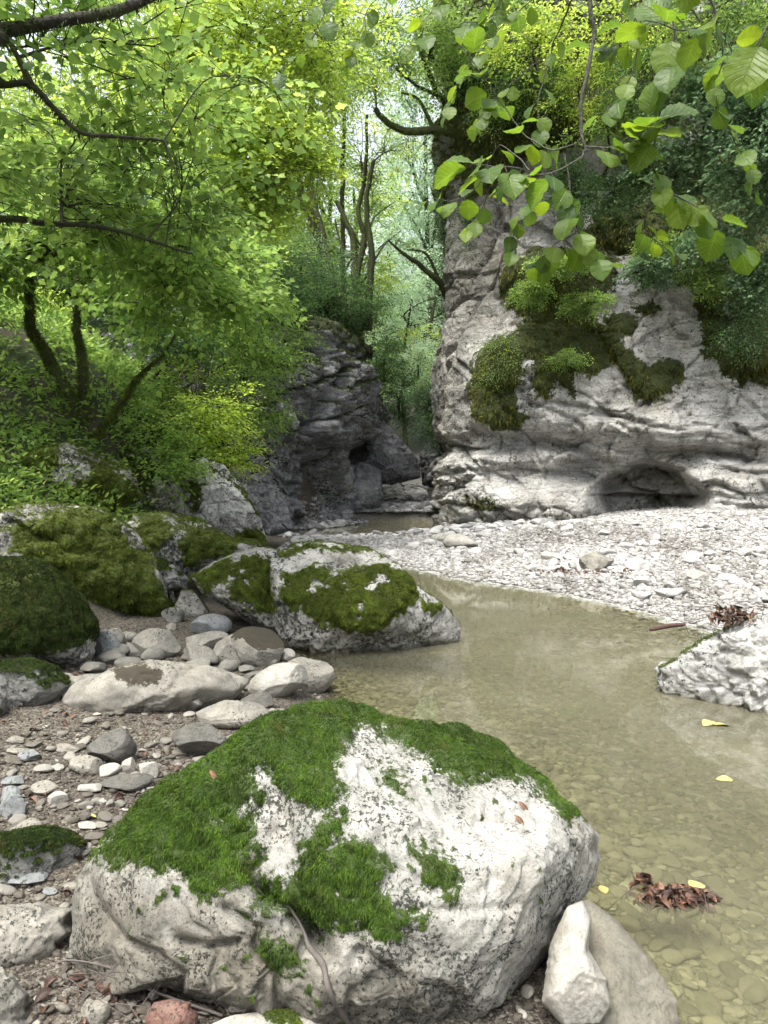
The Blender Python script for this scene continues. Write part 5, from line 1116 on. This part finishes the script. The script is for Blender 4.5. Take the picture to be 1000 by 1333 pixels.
for i, (px, py, Y, s_, lb) in enumerate(farp):
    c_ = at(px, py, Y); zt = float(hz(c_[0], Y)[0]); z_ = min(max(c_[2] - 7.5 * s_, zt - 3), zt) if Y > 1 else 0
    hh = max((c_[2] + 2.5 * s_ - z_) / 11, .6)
    mt = L_hazed if Y > 39 else (L_bright if i % 3 == 0 else L_mid)
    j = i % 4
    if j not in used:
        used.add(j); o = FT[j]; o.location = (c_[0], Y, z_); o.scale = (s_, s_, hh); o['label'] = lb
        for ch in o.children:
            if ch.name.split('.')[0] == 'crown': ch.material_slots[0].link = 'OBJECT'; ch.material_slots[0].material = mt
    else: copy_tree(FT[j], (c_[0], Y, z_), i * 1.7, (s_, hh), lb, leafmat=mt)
# ---- right cliff top growth
for i, (px, py, Y, rx, ry, mt, lb, sz_) in enumerate([
  (930, 150, 16.5, 70, 50, L_blue, 'grey green lobed shrub hanging on the upper right cliff', .10), (985, 230, 15.5, 50, 60, L_blue, 'grey green shrub at the right picture edge', .10), (880, 230, 17, 50, 35, L_blue, 'grey green shrub left of the edge one', .09), (990, 100, 15, 60, 50, L_blue, 'grey green shrub high at the right edge', .10),
  (700, 60, 18, 70, 60, L_bright, 'yellow green bush at the cliff top above the hanging roots', .09), (800, 40, 17, 80, 50, L_bright, 'bright yellow green bush in the top right', .09), (900, 50, 16.5, 80, 50, L_mid, 'green bush on the upper right cliff', .09), (620, 90, 20, 50, 60, L_deep, 'dark bush on the cliff shoulder beside the gap', .09),
  (560, 60, 22, 60, 60, L_mid, 'leafy bush over the top of the gap', .09), (720, 345, 18, 34, 9, L_mid, 'fern like tuft on the mossy ledge', .07), (690, 380, 18.3, 16, 18, L_mid, 'fern tuft hanging from the mossy ledge', .07),
  (990, 360, 16, 24, 30, L_blue, 'fern tuft at the right edge of the cliff', .08), (800, 160, 17.5, 60, 40, L_mid, 'green bush half way up the upper cliff', .08), (860, 320, 17, 50, 10, L_mid, 'thin green plants along the upper ledge', .06), (740, 470, 18.5, 22, 14, L_mid, 'grassy plant on the moss cushions', .05), (640, 30, 19, 60, 40, L_mid, 'leafy bush at the top of the cliff shoulder', .09), (950, 0, 15.5, 90, 40, L_mid, 'leafy bush filling the top right corner', .09),
  (765, 395, 18.3, 26, 14, L_mid, 'drooping fern on the mossy shelf', .07), (845, 352, 17.2, 30, 14, L_blue, 'leafy fern at the lip of the upper ledge', .07), (920, 362, 16.6, 26, 18, L_mid, 'green fern in the dark moss on the right of the cliff', .07), (650, 470, 18.7, 18, 30, L_mid, 'tiny leaved creeper on the golden moss cushion', .04), (960, 420, 16.4, 30, 40, L_deep, 'dark creeper over the hanging moss at the right', .06),
  (655, 150, 19.5, 40, 26, L_mid, 'shaggy bush among the hanging roots of the cliff shoulder', .07), (745, 235, 18.4, 30, 22, L_deep, 'dark tuft in the hollow of the upper cliff', .07), (615, 300, 20.6, 14, 34, L_deep, 'narrow ivy strand down the grey wall', .05),
  (690, 110, 18.5, 50, 30, L_deep, 'dark leafy curtain over the hanging roots', .08), (760, 110, 18, 50, 40, L_bright, 'yellowish bush under the overhead hazel stem', .08), (850, 110, 17, 60, 40, L_deep, 'shaded bush between the pale boulder band and the cliff top', .08), (930, 310, 16.2, 40, 24, L_blue, 'grey green plants under the edge shrubs', .08),
  (600, 30, 21, 60, 50, L_mid, 'leafy bush closing the top of the gap on the right', .09), (800, 250, 18, 30, 30, L_deep, 'dark bush beneath the hazel leaves on the cliff', .07), (1010, 170, 15, 50, 60, L_blue, 'grey green bush cut by the right picture edge', .1)]):
    c_ = at(px, py, Y); bs = c_ + [.2, 1.0, -.2]
    make_tree('cliff_bush', lb, bs, [([bs, c_ + [0, .5, .1], c_], .03, .015)], [(c_, (rx * Y / F, .6, ry * Y / F), 26, 9)], mt, B_dark, sz_, 'oval' if mt != L_blue else 'lobed', 260 + i, cat='bush', K=11, L=.5 if ry > 20 else .3, droop=.4, flat=.5, limb=.015, twig=.004, trunk='stem', crown='foliage')
# ---- mossy tree leaning out from the right cliff over the gap
st = [(pts((640, 210, 20.5), (600, 175, 20.3), (565, 170, 20), (530, 172, 20), (505, 160, 20), (490, 142, 20)), .13, .06), (pts((620, 190, 20.4), (600, 150, 20.2), (570, 125, 20), (540, 110, 20), (500, 75, 20)), .07, .025), (pts((565, 170, 20), (545, 130, 20), (520, 120, 20)), .05, .02), (pts((600, 175, 20.3), (560, 100, 20), (540, 40, 20)), .08, .03)]
make_tree('leaning_tree', 'mossy dark limbed tree leaning out over the gap from the right cliff', st[0][0][0], st, [blob(490, 100, 20, 60, 40, 1, 18, 8), blob(560, 70, 20, 60, 50, 1.2, 26, 9), blob(510, 20, 19, 70, 50, 1.2, 26, 9), blob(600, 110, 20, 40, 40, 1, 18, 8)], L_mid, B_moss, .09, 'oval', 31, K=12, L=.6, twig=.005, mossy=14000)
st = [(pts((590, 405, 23), (575, 370, 22.6), (550, 348, 22.4), (525, 330, 22.2), (505, 312, 22)), .12, .02), (pts((575, 372, 22.6), (555, 330, 22.4), (530, 325, 22.3)), .05, .015)]
make_tree('leaning_tree', 'thin bare dark tree jutting left from the buttress into the gap', st[0][0][0], st, [blob(520, 310, 22, 20, 14, .5, 5, 5)], L_mid, B_moss, .07, 'oval', 32, K=8, L=.4, mossy=4000)
# ---- hazel overhead in the upper right, close to the camera
def hazel():
    t = NT('hazel_leaf'); u = t.attr('u'); v = t.attr('v')
    fr_ = t.n('ShaderNodeMath', operation='FRACT', i_0=t.math('SUBTRACT', t.math('MULTIPLY', v, 8.5), t.math('MULTIPLY', t.math('ABSOLUTE', u), 2.6))).outputs[0]
    vein = t.ramp(fr_, [(0, 1), (.10, 0), (.9, 0), (1, 1)]); mid = t.ramp(t.math('ABSOLUTE', u), [(0, 1), (.07, 0)])
    vv = t.math('MAXIMUM', vein, mid)
    c = t.ramp(t.attr('rnd'), [(0, (.05, .105, .025)), (.5, (.095, .17, .03)), (1, (.17, .25, .04))])
    c = t.mul(c, t.ramp(t.noise(25, 4, .6), [(.3, .85), (.7, 1.1)])); c2 = t.mix(t.math('MULTIPLY', vv, .6), c, (.20, .27, .07))
    nb = t.bump(t.math('SUBTRACT', t.noise(60, 3), t.math('MULTIPLY', vv, .8)), .002)
    d = t.bsdf(c2, .42, nb, **{'Specular_IOR_Level': .45}); tc = t.n('ShaderNodeHueSaturation', i_Hue=.485, i_Saturation=1.15, i_Value=1.75, i_Color=c2).outputs[0]
    ML = t.done(t.n('ShaderNodeMixShader', i_0=.5, i_1=d, i_2=t.n('ShaderNodeBsdfTranslucent', i_Color=tc).outputs[0]).outputs[0])
    r = np.random.default_rng(77); shapes = []
    for k_ in range(6):
        nn = 25; tt = np.linspace(0, 1, nn); w_ = .46 * np.sin(np.pi * np.clip(tt, 0, 1) ** .95) ** .62 * (1 - .12 * np.abs(tt - .6)); w_ = np.where(tt > .8, np.interp(tt, [.8, .9, 1], [w_[19], .17, 0]), w_); w_ = w_ * (1 + .045 * ((np.arange(nn) % 2) * 2 - 1)); w_[0] = .05; w_[-1] = .003
        U_ = np.linspace(-1, 1, 7); V = []; uu = []; vv_ = []; cu = r.uniform(.2, .9); tw = r.normal(0, .25)
        for i_, t_ in enumerate(tt):
            for u_ in U_:
                yy = u_ * w_[i_]; V.append((t_, yy, abs(yy) * .35 * cu - cu * .45 * (t_ - .25) ** 2 + tw * yy * t_ + .018 * math.sin(t_ * 26 + abs(u_) * -5) * abs(u_))); uu.append(u_); vv_.append(t_)
        shapes.append(np.array(V))
    Fl = grid_faces(nn, 7); VS = []; FS = []; au = []; av = []; ar = []; cnt = 0; tb = Buf()
    def leaf(p, d, n_, s, a):
        nonlocal cnt
        V = place(shapes[r.integers(0, 6)], p, d, n_, s); VS.append(V); FS.append(Fl + cnt); cnt += len(V); au.extend(uu); av.extend(vv_); ar.extend([a] * len(V))
    base = np.array([4.2, .2, .2]); jn = at(1010, -330, 2.4)
    tube(tb, catmull([base, base + [.1, .1, 1.2], base + [-.2, .4, 2.6], jn], 20), np.linspace(.09, .03, 20), 8, rough=.3)
    TW = [ # picture polyline with distance, leaf size in px
     ([(1010, -330, 2.4), (880, -200, 2.6), (800, -80, 2.6), (768, 0, 2.6), (774, 50, 2.6), (760, 110, 2.6), (756, 160, 2.6), (762, 195, 2.6)], .010, .005, 0, 0),
     ([(762, 190, 2.6), (790, 195, 2.55), (820, 180, 2.5), (850, 165, 2.45)], .003, .0015, 8, 58),
     ([(762, 195, 2.6), (730, 222, 2.55), (690, 222, 2.5), (640, 215, 2.45), (612, 212, 2.4)], .003, .0015, 9, 52),
     ([(760, 180, 2.6), (715, 195, 2.7), (670, 160, 2.8), (635, 108, 2.8), (600, 60, 2.8)], .003, .0015, 9, 34),
     ([(735, 200, 2.6), (742, 250, 2.6), (752, 300, 2.6), (790, 345, 2.6)], .003, .0015, 8, 42),
     ([(752, 300, 2.6), (720, 320, 2.65), (690, 352, 2.7)], .002, .0012, 5, 34),
     ([(800, -80, 2.6), (860, -20, 2.4), (880, 60, 2.4), (850, 190, 2.45), (862, 240, 2.45), (900, 265, 2.4), (940, 290, 2.4), (972, 325, 2.4)], .004, .0015, 13, 46),
     ([(690, 222, 2.5), (650, 190, 2.7), (622, 240, 2.8), (590, 262, 2.9), (552, 258, 2.9)], .002, .0012, 6, 34),
     ([(640, 240, 2.7), (625, 275, 2.8), (608, 300, 2.8)], .002, .001, 4, 28),
     ([(700, 80, 3.2), (665, 110, 3.2), (640, 140, 3.2), (622, 155, 3.2)], .002, .001, 6, 26),
     ([(760, -40, 2.9), (720, 60, 3.2), (700, 140, 3.2), (712, 200, 3.2)], .004, .0015, 6, 28),
     ([(1010, -330, 2.4), (1040, -150, 1.8), (1010, 0, 1.7), (985, 60, 1.7)], .006, .002, 6, 62),
     ([(1010, -330, 2.4), (930, -160, 2.2), (900, -60, 2.1), (930, 20, 2.1), (890, 40, 2.1), (840, 25, 2.1)], .005, .0015, 9, 52),
     ([(880, -200, 2.6), (700, -120, 3), (600, -40, 3.2), (560, 20, 3.2), (545, 60, 3.2)], .005, .0015, 9, 30),
     ([(700, -120, 3), (520, -80, 3.4), (440, -10, 3.6), (400, 60, 3.6), (352, 100, 3.6)], .004, .0015, 10, 26),
     ([(700, -120, 3), (660, -30, 3.0), (640, 20, 3), (600, 30, 3)], .003, .0012, 8, 34),
     ([(860, -20, 2.4), (940, 60, 2.9), (930, 130, 3.0), (960, 190, 3.0), (990, 240, 3.0)], .003, .0012, 10, 32),
     ([(880, -200, 2.6), (820, -60, 3.2), (830, 60, 3.3), (810, 120, 3.3), (780, 150, 3.3)], .003, .0012, 9, 30),
     ([(760, -40, 2.9), (690, 0, 3.4), (650, 40, 3.5), (600, 100, 3.5), (585, 150, 3.5)], .003, .0012, 10, 26),
     ([(700, -120, 3), (640, -60, 3.6), (500, -10, 3.8), (470, 40, 3.8), (455, 80, 3.8)], .003, .0012, 10, 24),
     ([(862, 240, 2.45), (840, 280, 2.6), (850, 310, 2.7), (880, 330, 2.7)], .002, .001, 6, 30),
     ([(742, 250, 2.6), (700, 260, 2.7), (672, 290, 2.8), (668, 330, 2.8)], .002, .001, 6, 26),
     ([(930, 20, 2.1), (960, 80, 2.6), (1000, 130, 2.7)], .002, .001, 6, 36),
     ([(860, -20, 2.4), (820, 30, 2.6), (800, 60, 2.7), (770, 60, 2.7)], .003, .0012, 7, 38)]
    for (pl, r0, r1, nl, sp) in TW:
        nl = int(nl * 1.5)
        C_ = catmull([at(*p) for p in pl], 40); C_[2:] += np.stack([gnoise(C_[2:] * 12 + k_ * 3, k_) for k_ in range(3)], 1) * .012; tube(tb, C_, np.linspace(r0, r1, 40), 6)
        for i_ in range(nl):
            f = .25 + .75 * (i_ + .5) / nl if nl > 6 else .1 + .9 * (i_ + .7) / nl; f = min(f, 1.0); k_ = int(f * 39); p = C_[k_]; d0 = nrm(C_[min(k_ + 1, 39)] - C_[k_ - 1]); s = .72 * sp * np.linalg.norm(p - CAM) / F * r.uniform(.75, 1.2)
            up = nrm(np.array([0, -.25, 1]) + r.normal(0, .35, 3)); sd_ = np.cross(up, d0) * (1 if i_ % 2 else -1)
            dd = nrm(d0 * .5 + sd_ * .9 + np.array([0, -.15, -.55]) + r.normal(0, .25, 3)); q = p + dd * s * .28
            tube(tb, np.array([p, (p + q) / 2 + [0, 0, .003], q]), .0011, 4); leaf(q, dd, up, s, np.clip(r.normal(.5, .25), 0, 1))
    V = np.concatenate(VS); me = mesh('foliage', V - base, np.concatenate(FS), {'u': au, 'v': av, 'rnd': ar}, True)
    tb.V = [v - base for v in tb.V]
    ro = bpy.data.objects.new('hazel_tree', None); COL.objects.link(ro); ro.location = tuple(base); tag(ro, 'hazel with large toothed leaves hanging on thin twigs in the upper right', 'tree')
    link('branch', tb.mesh('branch', True), B_grey, ro); link('foliage', me, ML, ro)
hazel()
# ---- rocks in the gap
rock([(478, 555), (498, 545), (530, 580), (548, 600), (548, 622), (510, 632), (480, 628), (470, 600)], 26, (1.0, 1.4), 91, M_grey, label='blue grey layered rock at the back of the gorge', sub=7, amp=.12, ridge=.06, facets=8, crk=.05, wetz=.2)
rock([(545, 590), (560, 572), (590, 560), (608, 580), (604, 630), (580, 640), (550, 632)], 27, (.8, 1.2), 92, M_dim, label='broken pale rock under the far bushes in the gorge', sub=6, amp=.14, ridge=.08, facets=10, blocky=.15, ck_sc=3, wetz=.2)
rock([(440, 632), (470, 600), (496, 612), (500, 650), (490, 668), (445, 670)], 23.5, (.8, 1.0), 93, M_grey, label='dark rock bulge beside the far pool', sub=6, amp=.14, ridge=.06, facets=8, crk=.05, wetz=.2)
for i, (px, py, w_, h_) in enumerate([(500, 658, 34, 8), (540, 650, 40, 8), (520, 640, 30, 7), (470, 662, 30, 8), (555, 662, 24, 6)]):
    stone(px, py, w_, h_, 700 + i, M_slate, ['flat grey rock slab nearest the far pool', 'long grey slab across the far stream bed', 'small grey slab behind the long one', 'grey stone at the left of the far pool', 'grey stone at the right of the far stream bed'][i], sub=4, z=.1)
# ---- moss and hanging growth on the cliffs
_, V_, T_, N_, m_ = cR
fv = (np.abs(V_[:, 0] / np.maximum(V_[:, 1], 1)) < .6).astype(float) * (V_[:, 1] > 8)
blades('moss', V_, T_, N_, m_, 170000, .11, .011, MM_gold, cR[0], grav=.9, spread=.6, seed=4, thr=.45, keep=fv)
_, V_, T_, N_, m_ = cL
blades('moss', V_, T_, N_, m_, 60000, .12, .015, MM_dark, cL[0], grav=.5, spread=.7, seed=5, thr=.45, keep=(V_[:, 1] > 15).astype(float))
# small plants covering the open slope
r = np.random.default_rng(55); n = 30000
x = r.uniform(-11, -1.8, n); y = r.uniform(7, 24, n); lim = np.interp(y, [0, 4, 6, 8, 12, 16, 19], [-3.4, -3.0, -2.5, -2.2, -2.0, -2.9, -3.6])
k_ = (x < lim - .5) & (fbm(np.stack([x, y, 0 * x], 1) * .9, 6, 3) > -.22); x = x[k_]; y = y[k_]; S = np.stack([x, y, hz(x, y)], 1)
lb = Buf(); tb = Buf(); D = r.normal(0, 1, (len(x), 3)) * [1, 1, .3] + [0, 0, .7]; sprays(lb, None, S, D, .38, 9, .075, 'oval', r, droop=.3, flat=.4)
tag(link('undergrowth', lb.mesh('undergrowth'), L_mid), kind='stuff')
